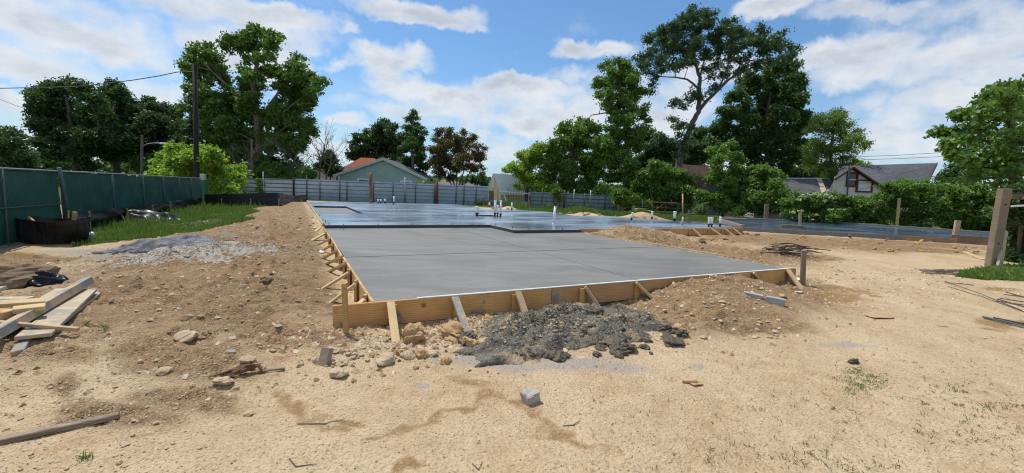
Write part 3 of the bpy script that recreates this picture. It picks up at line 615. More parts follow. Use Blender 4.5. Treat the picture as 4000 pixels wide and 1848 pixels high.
for j in range(nz+1):
    for i in range(n_):
        a = 2*PI*i/n_; z = j/nz; rr = (.62+.30*z+.10*math.sin(a*3+z*4)+.05*math.sin(a*7))*(1 if abs(math.cos(a)) > .3 else .8)
        V_.append([math.cos(a)*rr*.98, math.sin(a)*rr*.55, z*.62+.05*math.sin(a*2+1)-.02])
I_ = np.arange(n_*(nz+1)).reshape(nz+1, n_); F_ = np.stack([I_[:-1], np.roll(I_, -1, 1)[:-1], np.roll(I_, -1, 1)[1:], I_[1:]], -1).reshape(-1, 4)
obj('fabric', nmesh('fabric', V_, F_, M['silt'], True), parent=e)
b = MB(); VV = np.array(V_)*np.array([1.03, 1.06, 1.02])+np.array(q)
for j in range(0, nz+1, 2): b.tube([VV[j*n_+i % n_] for i in range(n_+1)], .006, 4, False)
for i in range(0, n_, 2): b.tube([VV[j*n_+i] for j in range(nz+1)], .006, 4, False)
b.build('wire_mesh', M['abs'], e)
b = MB(); p = atY(135, 868, q[1]-.3); b.bar(atY(112, 848, q[1]-.3), p, .05, .04); b.build('slanted_stake', M['pine'], e)
post('wooden_stake', 'orange-brown square stake standing right of the black basket', 'stake', 287, 828, 944, .075, 'stake_wood', lean=292, th=.07)
post('wooden_stake', 'pale tilted stake against the leaning post of the green fence', 'stake', 238, 786, 850, .03, 'pine_pale', lean=230, th=.03)
def crumple(name, px, py, wx, wy, h, mat, label, cat, seed, n_=60):
    q = hit(px, py); a = np.linspace(-1, 1, n_); A, B = np.meshgrid(a, a); r = np.sqrt(A*A+B*B)
    edge = .78+.3*fbm(np.arctan2(A, B)*1.3+9, r*0, seed, 3); ridg = 1-np.abs(2*fbm(A*1.5+seed, B*1.5, seed, 2)-1)
    z = h*np.clip(1-(r/edge)**2, 0, 1)**.7*(.25+1.1*(ridg-.45)*1.6)-.05*(r > edge); V_ = np.stack([A*wx, B*wy, z], -1).reshape(-1, 3)
    gz = hfull(V_[:, 0]+q[0], V_[:, 1]+q[1])-q[2]; V_[:, 2] += gz+.01
    keep = (r < edge*1.02); I_ = np.arange(n_*n_).reshape(n_, n_); ok = keep[:-1, :-1] & keep[1:, 1:] & keep[1:, :-1] & keep[:-1, 1:]
    F_ = np.stack([I_[:-1, :-1], I_[:-1, 1:], I_[1:, 1:], I_[1:, :-1]], -1)[ok]
    return tag(obj(name, nmesh(name, V_, F_, mat, True), q), label, cat)
crumple('plastic_sheet', 560, 868, 1.5, .8, .40, M['black_plastic'], 'crumpled shiny black plastic sheet lying on the grass', 'plastic sheet', 5)
crumple('plastic_sheet', 110, 1112, .62, .22, .16, M['black_plastic'], 'black plastic scrap lying by the clay lump behind the lumber pile', 'plastic sheet', 8)
q = hit(333, 940); e = empty('pipe_offcut', q, 'short pale green and white pipe offcut lying in the grass edge', 'pipe')
b = MB(); b.tube([q+np.array([-.03, -.06, .06]), q+np.array([.05, .16, .16])], .055, 14); b.build('pipe', mottled('pale_green_pipe', (.30, .62, .46), (.40, .70, .55), 5, .4, .02), e, True); b = MB(); b.tube([q+np.array([.035, .11, .14]), q+np.array([.055, .17, .165])], .06, 14); b.build('bell_end', M['pvc'], e, True)

# ================================================================ CORRUGATED METAL FENCE
def sheet_mat():
    t = NT('corrugated_sheet'); v = t.pos(); n = t.noise(v, .8, 6, .62); s = t.noise(t.mapv(v, (2.5, 2.5, .5)), 2., 5)
    c = t.mix(t.ramp(n, .3, .7), (.27, .385, .53), (.39, .51, .66)); c = t.mix(t.ramp(s, .58, .75, 0, .6), c, (.17, .19, .21))
    return t.set(c, .42, t.bump(s, .1, .01), .35, .4)
M['sheet'] = sheet_mat()
def sheet_old():
    t = NT('old_corrugated_sheet'); v = t.pos(); n = t.noise(v, .8, 6, .62); s = t.noise(t.mapv(v, (2.5, 2.5, .4)), 2., 5)
    c = t.mix(t.ramp(n, .3, .7), (.15, .22, .26), (.27, .36, .41)); c = t.mix(t.ramp(s, .5, .7, 0, .6), c, (.08, .09, .09)); return t.set(c, .5, t.bump(s, .1, .01), .3, .4)
M['sheet_old'] = sheet_old()
def corrugated(mb, a, b, z0, z1, pitch=.40, dep=.20):
    """horizontal ribs: wide flat, short rib"""
    d = (b-a)/np.linalg.norm(b-a); nn = np.array([d[1], -d[0], 0]); zs = []; z = 0
    while z < z1-z0-.001:
        for f, o in ((0, 0), (.74, .05), (.75, -1), (.93, -1)):
            zz = z+f*pitch
            if zz < z1-z0: zs.append((zz, o*dep if o < 0 else o))
        z += pitch
    zs.append((z1-z0, 0)); L = np.linalg.norm(b-a); k = max(int(L/.9), 1); base = len(mb.v)
    for zz, o in zs:
        for i in range(k+1):
            p = a+(b-a)*i/k+nn*(o+.012*math.sin(i*1.7+zz*2)); mb.v.append((p[0], p[1], z0+zz))
    for j in range(len(zs)-1):
        for i in range(k): mb.f.append((base+j*(k+1)+i, base+j*(k+1)+i+1, base+(j+1)*(k+1)+i+1, base+(j+1)*(k+1)+i))
def cf(px, Yd): q = atY(px, 780, Yd); return np.array([q[0], q[1], 0])
K = [(880, 42.6), (1034, 43.2), (1150, 43.6), (1460, 45.4), (1705, 47.0), (1906, 47.0)]
e = empty('metal_fence', cf(*K[0]), 'long blue-gray corrugated metal fence across the back of the yard', 'fence')
tops = [1.93, 2.0, 2.12, 2.14, 2.17, 2.10]
for i in range(len(K)-1):
    b = MB(); corrugated(b, cf(*K[i]), cf(*K[i+1]), .02 if i else -.05, (tops[i]+tops[i+1])/2); b.build('sheet_panel', M['sheet'], e)
def fpost(px, Yd, z1, r, mat, par, off=.12, lean=0):
    c = cf(px, Yd); b = MB(); b.tube([c+np.array([0, -off, -.2]), c+np.array([lean, -off, z1])], r, 8); b.build('fence_post', M[mat], par, True)
for px, Yd, z1, r, mt in ((889, 42.6, 2.3, .05, 'dark_steel'), (923, 42.8, 2.35, .045, 'dark_steel'), (1033, 43.2, 2.7, .06, 'steel'), (1150, 43.6, 2.3, .09, 'black_post'), (1201, 43.9, 2.55, .06, 'dark_steel'), (1252, 44.2, 2.1, .05, 'dark_steel'), (1329, 44.6, 2.5, .05, 'dark_steel'), (1357, 44.8, 2.15, .05, 'dark_steel'), (1460, 45.4, 2.3, .06, 'dark_steel'), (1536, 45.9, 2.3, .05, 'dark_steel'), (1583, 46.2, 2.75, .09, 'steel'), (1624, 46.5, 2.4, .05, 'dark_steel'), (1697, 46.9, 2.2, .05, 'dark_steel'), (1706, 47.0, 2.6, .14, 'rust'), (1781, 47, 2.3, .05, 'dark_steel'), (1812, 47, 2.5, .05, 'dark_steel'), (1859, 47, 2.2, .05, 'dark_steel')):
    fpost(px, Yd, z1, r, mt, e)
K2 = [(2072, 46.6), (2200, 46.2), (2320, 45.6), (2436, 45.0)]
e = empty('metal_fence', cf(*K2[0]), 'darker weathered corrugated metal fence section right of the yellow shed', 'fence')
for i in range(3):
    b = MB(); corrugated(b, cf(*K2[i]), cf(*K2[i+1]), .0, (1.72, 1.70, 1.66)[i]); b.build('sheet_panel', M['sheet_old'], e)
for px, Yd, z1, r, mt in ((2072, 46.6, 1.95, .05, 'dark_steel'), (2117, 46.5, 1.8, .05, 'dark_steel'), (2162, 46.3, 2.1, .06, 'dark_steel'), (2204, 46.2, 2.05, .11, 'rust'), (2241, 46, 2.15, .06, 'steel'), (2283, 45.8, 1.8, .05, 'dark_steel'), (2305, 45.7, 2.1, .05, 'steel'), (2363, 45.4, 1.8, .05, 'dark_steel')):
    fpost(px, Yd, z1, r, mt, e)
c0, c1 = cf(1900, 46.9), cf(2078, 46.6); e = empty('low_metal_fence', c0, 'low dark metal sheet closing the fence gap below the yellow shed', 'fence')
b = MB(); corrugated(b, c0, c1, .0, .62); b.build('sheet_panel', M['sheet_old'], e)
b = MB(); b.tube([c0+np.array([.2, -.4, .0]), c0+np.array([-.4, -.3, 1.5])], .05, 6); b.build('prop', M['steel'], e); b = MB()
for i in range(28):
    p = c0+(c1-c0)*(i+.5)/28
    if i > 11: b.tube([p+pz*.6, p+pz*2.0], .018, 4, False)
b.build('picket_wire', M['dark_steel'], e)
# wire fence along the hedges on the right
wf = [(2415, 840, 800), (2510, 838, 785), (2745, 849, 802), (2870, 850, 810), (3052, 862, 810), (3252, 868, 783), (3352, 876, 832), (3750, 905, 797)]
e = empty('wire_fence', hit(2745, 848), 'thin wire fence on slim steel posts before the hedges at the right', 'fence'); tp = []
for px, bt, top in wf:
    q = atz(px, bt, .15); t = atY(px+(4 if px > 2900 else 0), top, q[1]); b = MB(); b.tube([q-pz*.2, t], .035, 6); b.build('fence_post', M['dark_steel'], e, True); tp.append((q, t))
b = MB()
for f in (.95, .6, .25):
    b.tube([a+(c-a)*f for a, c in tp], .012, 4, False)
b.build('wire', M['dark_steel'], e)
q0, q1 = tp[4][1], tp[5][1]; b = MB(); b.tube([tp[5][1]+pz*.02, tp[7][1]+pz*.0], .028, 5, False); b.build('top_rail', M['dark_steel'], e)
# planks and rack by the trees behind the house slab
q = atz(2760, 846, .15); b = MB(); b.bar(atz(2640, 838, .2), atz(3000, 861, .2), .25, .08); tag(obj('long_beam', b.mesh('long_beam', M['pine'])), 'long pale timber beam lying in the grass below the bushes', 'beam')
b = MB(); p = atz(2480, 838, .1); e = empty('yard_table', p, 'small pale wooden stand on the grass beside the short leaning post', 'stand')
for a, c in (((2472, 846), (2487, 816)), ((2512, 846), (2510, 816))):
    b = MB(); b.bar(atz(*a, .1), atY(*c, p[1]), .1, .06, up=(0, -1, 0)); b.build('leg', M['pine'], e)
b = MB(); b.bar(atY(2484, 816, p[1]), atY(2513, 816, p[1]), .35, .06); b.build('top', M['pine_pale'], e)
p = atz(2425, 826, .1); b = MB()
for k in range(4): b.bar(p+np.array([-.3+.2*k, .2*k, .35+.1*(k % 2)]), p+np.array([.2+.2*k, -.2, .15+.12*k]), .2, .05)
tag(obj('broken_boards', b.mesh('broken_boards', M['pine'])), 'broken orange boards heaped at the foot of the short leaning post', 'boards')
p = atz(2600, 848, .15); e = empty('rusty_trailer', p, 'rusty low open frame cart standing in shade under the vines', 'cart')
b = MB()
for dz in (.35, 1.1): 
    for dx in (-1., 1.): b.tube([p+np.array([dx, .2, dz]), p+np.array([dx, 1.4, dz])], .035, 6)
    for dy in (.2, 1.4): b.tube([p+np.array([-1., dy, dz]), p+np.array([1., dy, dz])], .035, 6)
for dx in (-1., 0, 1.): b.tube([p+np.array([dx, .2, 0]), p+np.array([dx, .2, 1.1])], .035, 6)
b.tube([p+np.array([-1, .2, .35]), p+np.array([0, .2, 1.1])], .03, 6); b.build('frame', M['rust'], e)
q = atz(2520, 840, .3); b = MB(); b.tube([atY(2508, 829, q[1]), atY(2544, 829, q[1])], .13, 12); tag(obj('drain_pipe', b.mesh('drain_pipe', M['pvc'], True)), 'white pipe length lying level behind the small dirt heap', 'pipe')
# ================================================================ POLES AND WIRES
c = cf(766, 34.); e = empty('utility_pole', c, 'tall black utility pole rising behind the end of the green fence', 'utility pole')
b = MB(); b.tube([atY(769, 740, 34.)-pz*2, atY(768, 697, 34.), atY(761, 252, 34.)], [.20, .19, .155], 14); b.build('pole', M['black_post'], e, True)
tagw = lambda pts, r, lb: tag(obj('overhead_wire', MB().tube(pts, r, 5, False).mesh('overhead_wire', M['dark_steel'])), lb, 'wire')
tagw([atY(a, b_, 33.9) for a, b_ in ((-300, 343), (0, 345), (170, 342), (300, 338), (400, 328), (520, 313), (620, 297), (690, 282), (725, 279), (759, 281))], .035, 'thick sagging gray cable running left from the utility pole')
tagw([atY(a, b_, 60.) for a, b_ in ((-200, 330), (0, 388), (60, 412), (180, 452))], .028, 'faint thin wire high at the left edge behind the oaks')
tagw([atY(a, b_, 60.) for a, b_ in ((-60, 520), (60, 538), (150, 552), (250, 572))], .028, 'faint thin wire at the left edge above the gray roof')
tagw([atY(a, b_, 60.) for a, b_ in ((3330, 613), (3500, 607), (3700, 595), (3900, 584), (4200, 566))], .03, 'upper thin wire in the sky over the white house')
tagw([atY(a, b_, 60.) for a, b_ in ((3370, 624), (3500, 620), (3700, 611), (3900, 600), (4200, 584))], .03, 'lower thin wire in the sky over the white house')
tagw([atY(a, b_, 50.) for a, b_ in ((983, 560), (1040, 590), (1120, 625), (1190, 650))], .03, 'slack wire from the leaning gray pole to the bare trees')
c = cf(556, 57.); e = empty('street_lamp', c, 'slim gray street lamp pole with a curved arm before the dark oaks', 'street lamp')
b = MB(); b.tube([c-pz*.2, atY(555, 527, 57.)], [.2, .14], 8); b.build('pole', M['bark_pale'], e); b = MB(); b.tube([atY(558, 572, 57.), atY(575, 562, 57.), atY(605, 559, 57.), atY(630, 560, 57.)], .07, 6); b.build('arm', M['steel'], e); b = MB(); b.box(atY(640, 561, 57.), (.9, .4, .22), None, .05); b.build('lamp_head', M['white_paint'], e)
c = cf(985, 48.); b = MB(); b.tube([atY(986, 760, 48.), atY(983, 545, 48.)], [.13, .1], 8); tag(obj('wooden_pole', b.mesh('wooden_pole', M['bark_pale'], True)), 'slim bare gray pole rising out of the dry brush by the big tree', 'pole')
# ================================================================ HOUSES
def siding(name, a, pitch=.2, dirt=.25):
    """lap siding: bumped laps, their shadow lines darkened in the colour"""
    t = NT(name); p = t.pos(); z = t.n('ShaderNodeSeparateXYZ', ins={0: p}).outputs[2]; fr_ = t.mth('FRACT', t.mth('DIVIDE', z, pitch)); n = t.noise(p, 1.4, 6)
    c = t.mix(t.ramp(n, .4, .7, 0, dirt), a, tuple(k*.55 for k in a)); c = t.mix(t.ramp(fr_, .06, .0), c, tuple(k*.5 for k in a)); return t.set(c, .6, t.bump(fr_, .6, .03), 0, .3)  # shadow under each lap is painted as a darker line
def shingle(name, a, b):
    t = NT(name); p = t.pos(); n = t.noise(p, .9, 6, .6); k = t.n('ShaderNodeSeparateColor', ins={0: t.voro(t.mapv(p, (3, 3, 5)), 1.2, 'Color')}).outputs[0]
    return t.set(t.mix(t.mth('ADD', t.mth('MULTIPLY', k, .5), t.ramp(n, .3, .7, 0, .5)), a, b), .9, t.bump(k, .3, .02), 0, .2)
M['blue_siding'] = siding('blue_green_siding', (.37, .51, .47)); M['cream_siding'] = siding('cream_siding', (.74, .69, .62), .17, .4); M['yellow_siding'] = siding('yellow_siding', (.86, .71, .38), .24, .3)
M['gray_shingle'] = shingle('gray_shingles', (.07, .073, .08), (.125, .128, .14)); M['brown_shingle'] = shingle('brown_shingles', (.045, .03, .026), (.095, .065, .055)); M['red_shingle'] = shingle('red_roof', (.24, .060, .035), (.34, .10, .055)); M['red_brown'] = shingle('red_brown_roof', (.15, .055, .040), (.22, .09, .065))
M['brick'] = mottled('brick_wall', (.20, .07, .05), (.28, .11, .08), 8, .9, .3); M['tan_shingle'] = shingle('tan_shingles', (.16, .12, .10), (.22, .18, .15)); M['tin'] = mottled('tin_roof', (.78, .82, .86), (.88, .90, .92), .8, .45, .06, (1, .3, 1), 0.); M['gray_wall'] = mottled('gray_wall', (.30, .30, .29), (.40, .40, .38), 2, .8, .1); M['trim_pale'] = mottled('pale_trim', (.42, .50, .48), (.52, .58, .56), 4, .5, .05)
def flat(pts, th, nrm):
    """a slab from an outline, given real thickness along nrm"""
    n = len(pts); nv = np.array(nrm, float)*th; mb = MB(); return mb.add([tuple(p) for p in pts]+[tuple(np.array(p)-nv) for p in pts], [tuple(range(n)), tuple(range(2*n-1, n-1, -1))]+[(i, n+i, n+(i+1) % n, (i+1) % n) for i in range(n)])
def rect_y(x0, x1, z0, z1, y, th=.1): b = MB(); return b.box(((x0+x1)/2, y+th/2, (z0+z1)/2), (x1-x0, th, z1-z0))
def frame_y(x0, x1, z0, z1, y, wd, th=.1):
    b = MB(); b.box(((x0+x1)/2, y, z1-wd/2), (x1-x0, th, wd)); b.box(((x0+x1)/2, y, z0+wd/2), (x1-x0, th, wd))
    for x in (x0+wd/2, x1-wd/2): b.box((x, y, (z0+z1)/2), (wd, th, z1-z0-2*wd-.002))
    return b
# blue-green gabled house
Yh = 57.; A_ = atY(1322, 686, Yh); B_ = atY(1656, 697, Yh); Pk = atY(1500, 624, Yh); x0, x1 = A_[0], B_[0]; ze = (A_[2]+B_[2])/2; xm, zp = Pk[0], Pk[2]; L_ = 9.
e = empty('blue_house', (xm, Yh, 0), 'blue-green gabled house with two white-framed windows behind the metal fence', 'house')
b = MB(); b.add([(x0, Yh, -.1), (x1, Yh, -.1), (x1, Yh, ze), (xm, Yh, zp), (x0, Yh, ze)]+[(x0, Yh+L_, -.1), (x1, Yh+L_, -.1), (x1, Yh+L_, ze), (xm, Yh+L_, zp), (x0, Yh+L_, ze)], [(0, 1, 2, 3, 4), (9, 8, 7, 6, 5), (1, 6, 7, 2), (5, 0, 4, 9), (0, 5, 6, 1)]); b.build('wall', M['blue_siding'], e)
b = MB(); ov = .55; sl_ = (zp-ze)/(xm-x0)
for sx, xe in ((-1, x0), (1, x1)):
    s_ = (zp-ze)/abs(xe-xm); xo = xe+sx*ov; zo = ze-s_*ov
    b.hexa([(xo, Yh-.4, zo+.03), (xm, Yh-.4, zp+.03), (xm, Yh+L_+.3, zp+.03), (xo, Yh+L_+.3, zo+.03)] if sx < 0 else [(xm, Yh-.4, zp+.031), (xo, Yh-.4, zo+.03), (xo, Yh+L_+.3, zo+.03), (xm, Yh+L_+.3, zp+.031)], [(p[0], p[1], p[2]+.16) for p in ([(xo, Yh-.4, zo+.03), (xm, Yh-.4, zp+.03), (xm, Yh+L_+.3, zp+.03), (xo, Yh+L_+.3, zo+.03)] if sx < 0 else [(xm, Yh-.4, zp+.031), (xo, Yh-.4, zo+.03), (xo, Yh+L_+.3, zo+.03), (xm, Yh+L_+.3, zp+.031)])])
b.build('roof', M['gray_shingle'], e)
b = MB()
for sx, xe in ((-1, x0), (1, x1)):
    s_ = (zp-ze)/abs(xe-xm); xo = xe+sx*ov; zo = ze-s_*ov; b.bar((xo, Yh-.43, zo+.09), (xm, Yh-.43-.004*sx, zp+.09), .06, .34, up=(0, 0, 1))
b.build('barge_board', M['trim_pale'], e)
for xx in (x0+.1, x1-.1): rect_y(xx-.13, xx+.13, 0, ze-.02, Yh-.06, .05).build('corner_trim', M['white_paint'], e)
for px0, px1, py0 in ((1402, 1441, 703), (1571, 1605, 711)):
    a, c = atY(px0, py0, Yh), atY(px1, py0, Yh); f = frame_y(a[0]-.2, c[0]+.2, a[2]-1.5, a[2]+.2, Yh-.05, .22).build('window', M['white_paint'], e)
    rect_y(a[0], c[0], a[2]-1.3, a[2], Yh-.02, .015).build('pane', M['glass'], f)
    mb = MB(); mb.box(((a[0]+c[0])/2, Yh-.03, a[2]-.65), (c[0]-a[0], .03, .07)); mb.build('sash', M['dark_steel'], f)
b = MB(); a = atY(1314, 700, Yh); b.tube([(a[0], Yh-.2, 0), (a[0], Yh-.2, ze-.2)], .06, 8); b.build('downpipe', M['white_paint'], e)
def hip_house(name, label, Yd, pts, wall, roof, depth=9., z0=0., peak=None):
    """pts: px of left eave, ridge left, ridge right, right eave (front face)"""
    a, p, q, d = [atY(*k, Yd) for k in pts]; zt = (p[2]+q[2])/2; ze_ = (a[2]+d[2])/2; e = empty(name, ((a[0]+d[0])/2, Yd, 0), label, 'house')
    in_ = .4; rect = MB(); rect.box(((a[0]+d[0])/2, Yd+depth/2, ze_/2), (d[0]-a[0]-2*in_, depth-2*in_, ze_)); rect.build('wall', M[wall], e)
    b = MB(); ym = Yd+depth/2; E_ = [(a[0], Yd, ze_), (d[0], Yd, ze_), (d[0], Yd+depth, ze_), (a[0], Yd+depth, ze_)]; R_ = [(p[0], ym, zt), (q[0], ym, zt)]
    b.add(E_+R_, [(0, 1, 5, 4), (1, 2, 5), (2, 3, 4, 5), (3, 0, 4), (3, 2, 1, 0)]); b.build('roof', M[roof], e)
    b = MB()
    for i in range(4): b.bar(np.array(E_[i])-pz*.1, np.array(E_[(i+1) % 4])-pz*.1, .06, .2)
    b.build('fascia', M['white_paint'], e); return e
e = hip_house('red_roof_house', 'house with a bright red hipped roof just behind the blue-green house', 72., [(1290, 682), (1372, 610), (1425, 607), (1570, 692)], 'brick', 'red_shingle')
e = hip_house('brown_roof_house', 'low house with a faded red-brown roof left of the blue-green house', 64., [(1296, 690), (1316, 642), (1420, 650), (1450, 690)], 'brick', 'red_brown', 6)
b = MB(); a = atY(1230, 696, 66.); c = atY(1300, 700, 66.); e = hip_house('brown_roof_house', 'low house with a brown roof and pale eave glimpsed behind the bare trees', 66., [(1180, 694), (1200, 660), (1250, 662), (1298, 698)], 'brick', 'brown_shingle', 7)
hip_house('brick_building', 'long low brick building with a tan roof left of the yellow shed', 86., [(1800, 731), (1822, 708), (1900, 711), (1925, 735)], 'brick', 'tan_shingle', 9)
hip_house('brick_building', 'low brick building half hidden behind the brownish tree', 90., [(1690, 720), (1720, 696), (1770, 699), (1800, 727)], 'brick', 'tan_shingle', 9)
hip_house('gray_roof_house', 'pale house with a light gray roof at the far left above the fence', 75., [(60, 655), (92, 617), (172, 623), (205, 660)], 'white_paint', 'gray_shingle', 8)
hip_house('gray_roof_house', 'dark gray roofed house glimpsed under the oaks left of the street lamp', 78., [(280, 668), (312, 636), (372, 640), (400, 672)], 'gray_wall', 'gray_shingle', 8)
hip_house('gray_roof_house', 'gray roofed house glimpsed under the oaks nearest the street lamp', 76., [(420, 684), (470, 646), (520, 650), (552, 690)], 'gray_wall', 'brown_shingle', 8)
# yellow shed with a tin roof
Yh = 52.; a, c, pk = atY(1903, 736, Yh), atY(1952, 742, Yh), atY(1926, 680, Yh); r0, r1 = atY(2025, 690, Yh+2), atY(2062, 748, Yh); x0, x1, xm = a[0], c[0], pk[0]; ze, zp = c[2]-.1, pk[2]; sx = 3.7; sy = 2.6
e = empty('yellow_shed', (xm, Yh, 0), 'yellow boarded shed with a steep pale tin roof behind the fence gap', 'shed')
def sk(x, z, k): return (x+sx*k, Yh+sy*k, z)
b = MB(); b.add([(x0, Yh, 0), (x1, Yh, 0), (x1, Yh, ze), (xm, Yh, zp), (x0, Yh, ze)]+[sk(x0, 0, 1), sk(x1, 0, 1), sk(x1, ze, 1), sk(xm, zp, 1), sk(x0, ze, 1)], [(0, 1, 2, 3, 4), (9, 8, 7, 6, 5), (1, 6, 7, 2), (5, 0, 4, 9), (0, 5, 6, 1)]); b.build('wall', M['yellow_siding'], e)
b = MB()
for s_, xe in ((-1, x0), (1, x1)):
    sl_ = (zp-ze)/abs(xe-xm); xo = xe+s_*.22; zo = ze-sl_*.22; P = [(xo, Yh-.12, zo+.02), (xm, Yh-.12, zp+.02), sk(xm, zp+.02, 1.03), sk(xo, zo+.02, 1.03)]
    if s_ > 0: P = [P[1], P[0], P[3], P[2]]
    b.hexa(P, [(q[0], q[1], q[2]+.06) for q in P])
b.build('roof', M['tin'], e)
d0, d1 = atY(1911, 745, Yh), atY(1930, 745, Yh); rect_y(d0[0], d1[0], 0, d0[2], Yh-.06, .05).build('door', M['old_wood'], e)
v0, v1 = atY(1922, 694, Yh), atY(1929, 735, Yh); rect_y(v0[0], v1[0], v1[2], v0[2], Yh-.07, .06).build('vent', M['white_paint'], e)
e = empty('lean_to', atY(2010, 780, 49.5), 'white framed lean-to with a pale rail standing right of the yellow shed', 'lean-to')
b = MB(); y = 49.5; a, c = atY(1950, 747, y), atY(2072, 757, y)
for px, lean in ((1954, -2), (1966, 12)): b.bar(atY(px+lean, 787, y), atY(px, 749, y), .16, .12, up=(0, -1, 0))
b.build('post', M['white_paint'], e); b = MB(); b.bar(a, c, .9, .14); b.build('rail', M['white_paint'], e)
if False:
  b = MB(); p0, p1 = atY(1955, 744, y+.6), atY(2070, 753, y+.6); q0, q1 = atY(1975, 702, y+3.4), atY(2085, 714, y+3.4); b.hexa([p0, p1, q1, q0], [p0+pz*.08, p1+pz*.08, q1+pz*.08, q0+pz*.08]); b.build('roof', M['tin'], e)
# dark brown roof under the tall tree
Yh = 47.; p = [atY(2655, 646, Yh+4), atY(2798, 656, Yh+4), atY(2830, 760, Yh), atY(2690, 750, Yh)]
e = empty('brown_roof_shed', (p[3][0], Yh, 0), 'shed with a dark brown shingled roof half hidden under the tall trees', 'shed'); b = MB(); b.hexa([p[3], p[2], p[1], p[0]], [k+pz*.15 for k in (p[3], p[2], p[1], p[0])]); b.build('roof', M['brown_shingle'], e)
b = MB(); b.box(((p[3][0]+p[2][0])/2, Yh+2.6, p[3][2]/2-.1), (p[2][0]-p[3][0]-.8, 4, p[3][2]-.1)); b.build('wall', M['gray_wall'], e)
# low gray roofed house
Yh = 38.; e = empty('low_house', atY(3150, 780, Yh)*np.array([1, 1, 0]), 'low house with a charcoal hipped roof and pale hip capping behind the bushes', 'house')
ev0, ev1 = atY(3080, 779, Yh), atY(3225, 757, Yh+1.5); ev2 = atY(3330, 753, Yh+2); rg0, rg1, rg2 = atY(3040, 697, Yh+4.5), atY(3198, 698, Yh+5), atY(3262, 702, Yh+6); evL = atY(2960, 772, Yh)
b = MB(); b.add([evL, ev0, atY(3232, 786, Yh), rg1, rg0], [(0, 1, 2, 3, 4)]); b.add([atY(3232, 786, Yh), ev2, rg2, rg1], [(0, 1, 2, 3)]); b.add([evL+np.array([0, 9, 0]), ev2+np.array([0, 9, 0]), rg2, rg1, rg0], [(0, 4, 3, 2, 1)]); b.build('roof', M['gray_shingle'], e)
b = MB(); h0 = atY(3232, 786, Yh); b.bar(h0+pz*.04, rg1+pz*.06, .42, .05); b.build('hip_cap', M['gray_plank'], e); b = MB(); b.bar(rg0+pz*.03, rg1+pz*.03, .2, .06); b.bar(rg1+pz*.03, rg2+pz*.03, .2, .06); b.build('ridge_cap', M['tin'], e)
b = MB(); g0, g1 = atY(3236, 744, Yh+1), atY(3318, 748, Yh+1.6); b.bar(g0, g1, .2, .16); b.build('gutter', M['white_paint'], e)
b = MB(); b.box((evL[0]/2+ev2[0]/2, Yh+4.5, .8), (ev2[0]-evL[0]-1, 6.5, 1.6)); b.build('wall', M['gray_wall'], e)
# cream house with a dormer gable
Yh = 37.; e = empty('cream_house', atY(3450, 800, Yh)*np.array([1, 1, 0]), 'cream boarded house with a charcoal roof, dark red trim and a front gable', 'house')
R0, R1 = atY(3290, 648, Yh+5), atY(3661, 637, Yh+3.4); E1 = atY(3600, 760, Yh); E0 = atY(3232, 752, Yh+1.2); gr_ = atY(3686, 722, Yh+5.6); back = np.array([1.5, 9., 0])
b = MB(); dn = np.array([0, .05, .14])
def roofplane(mb, P, th=.14): mb.hexa([np.array(k)-pz*th for k in P], P)
b = MB(); roofplane(b, [E0, E1, R1, R0]); Eb0, Eb1 = E0+np.array([9, 9., 0.]), gr_+np.array([1.5, 4., -.6]); roofplane(b, [R0+pz*.003, R1+pz*.003, Eb1, Eb0]); b.build('roof', M['gray_shingle'], e)
gw = [np.array([E1[0]-.15, E1[1]+.3, .5]), np.array([Eb1[0]-.2, Eb1[1]-.3, .5]), np.array([Eb1[0]-.2, Eb1[1]-.3, Eb1[2]-.1]), R1-pz*.25-np.array([.2, 0, 0]), np.array([E1[0]-.15, E1[1]+.3, E1[2]-.1])]
b = MB(); b.add(gw+[k+(R0-R1)*.72*np.array([1, 1, 0]) for k in gw], [(0, 1, 2, 3, 4), (9, 8, 7, 6, 5), (4, 9, 5, 0), (1, 6, 7, 2)]); b.build('wall', M['cream_siding'], e)
b = MB(); b.bar(E1-pz*.06, R1-pz*.06, .07, .24); b.bar(R1-pz*.06, Eb1-pz*.06, .07, .24); b.build('barge_board', M['red_trim'], e)
yd = Yh-.6; gA, gP, gB = atY(3250, 699, yd), atY(3322, 652, yd), atY(3458, 742, yd); gB = gP+(gB-gP); f = empty('dormer_gable', gP, None, None); f.parent = e; f.location = Vector([float(k) for k in gP])-e.location
zb = .9; WL, WR = gA[0]+.15, gB[0]-.1
b = MB(); fr = [(WL, yd, zb), (WR, yd, zb), (WR, yd, gB[2]), (gP[0], yd, gP[2]-.1), (WL, yd, gA[2])]; b.add(fr+[(k[0]+2.4, k[1]+3.0, k[2]) for k in fr], [(0, 1, 2, 3, 4), (9, 8, 7, 6, 5), (4, 9, 5, 0), (1, 6, 7, 2)]); b.build('wall', M['cream_siding'], f)
b = MB(); rd = np.array([3.2, 4.1, 0]); roofplane(b, [gP+np.array([0, -.3, 0]), gB+np.array([0, -.3, 0]), gB+rd, gP+rd], .12); roofplane(b, [gA+np.array([0, -.3, 0]), gP+np.array([0, -.3, .003]), gP+rd+pz*.003, gA+rd], .12); b.build('roof', M['gray_shingle'], f)
b = MB(); b.bar(gA+np.array([0, -.33, -.08]), gP+np.array([0, -.33, -.06]), .06, .13); b.bar(gP+np.array([.02, -.335, -.06]), gB+np.array([0, -.33, -.08]), .06, .13); b.build('barge_board', M['red_trim'], f)
a, c = atY(3309, 672, yd), atY(3346, 731, yd); wv = frame_y(a[0], c[0], c[2], a[2], yd-.05, .13).build('window', M['red_trim'], f); rect_y(a[0]+.13, c[0]-.13, c[2]+.13, a[2]-.13, yd-.03, .02).build('pane', M['glass'], f)
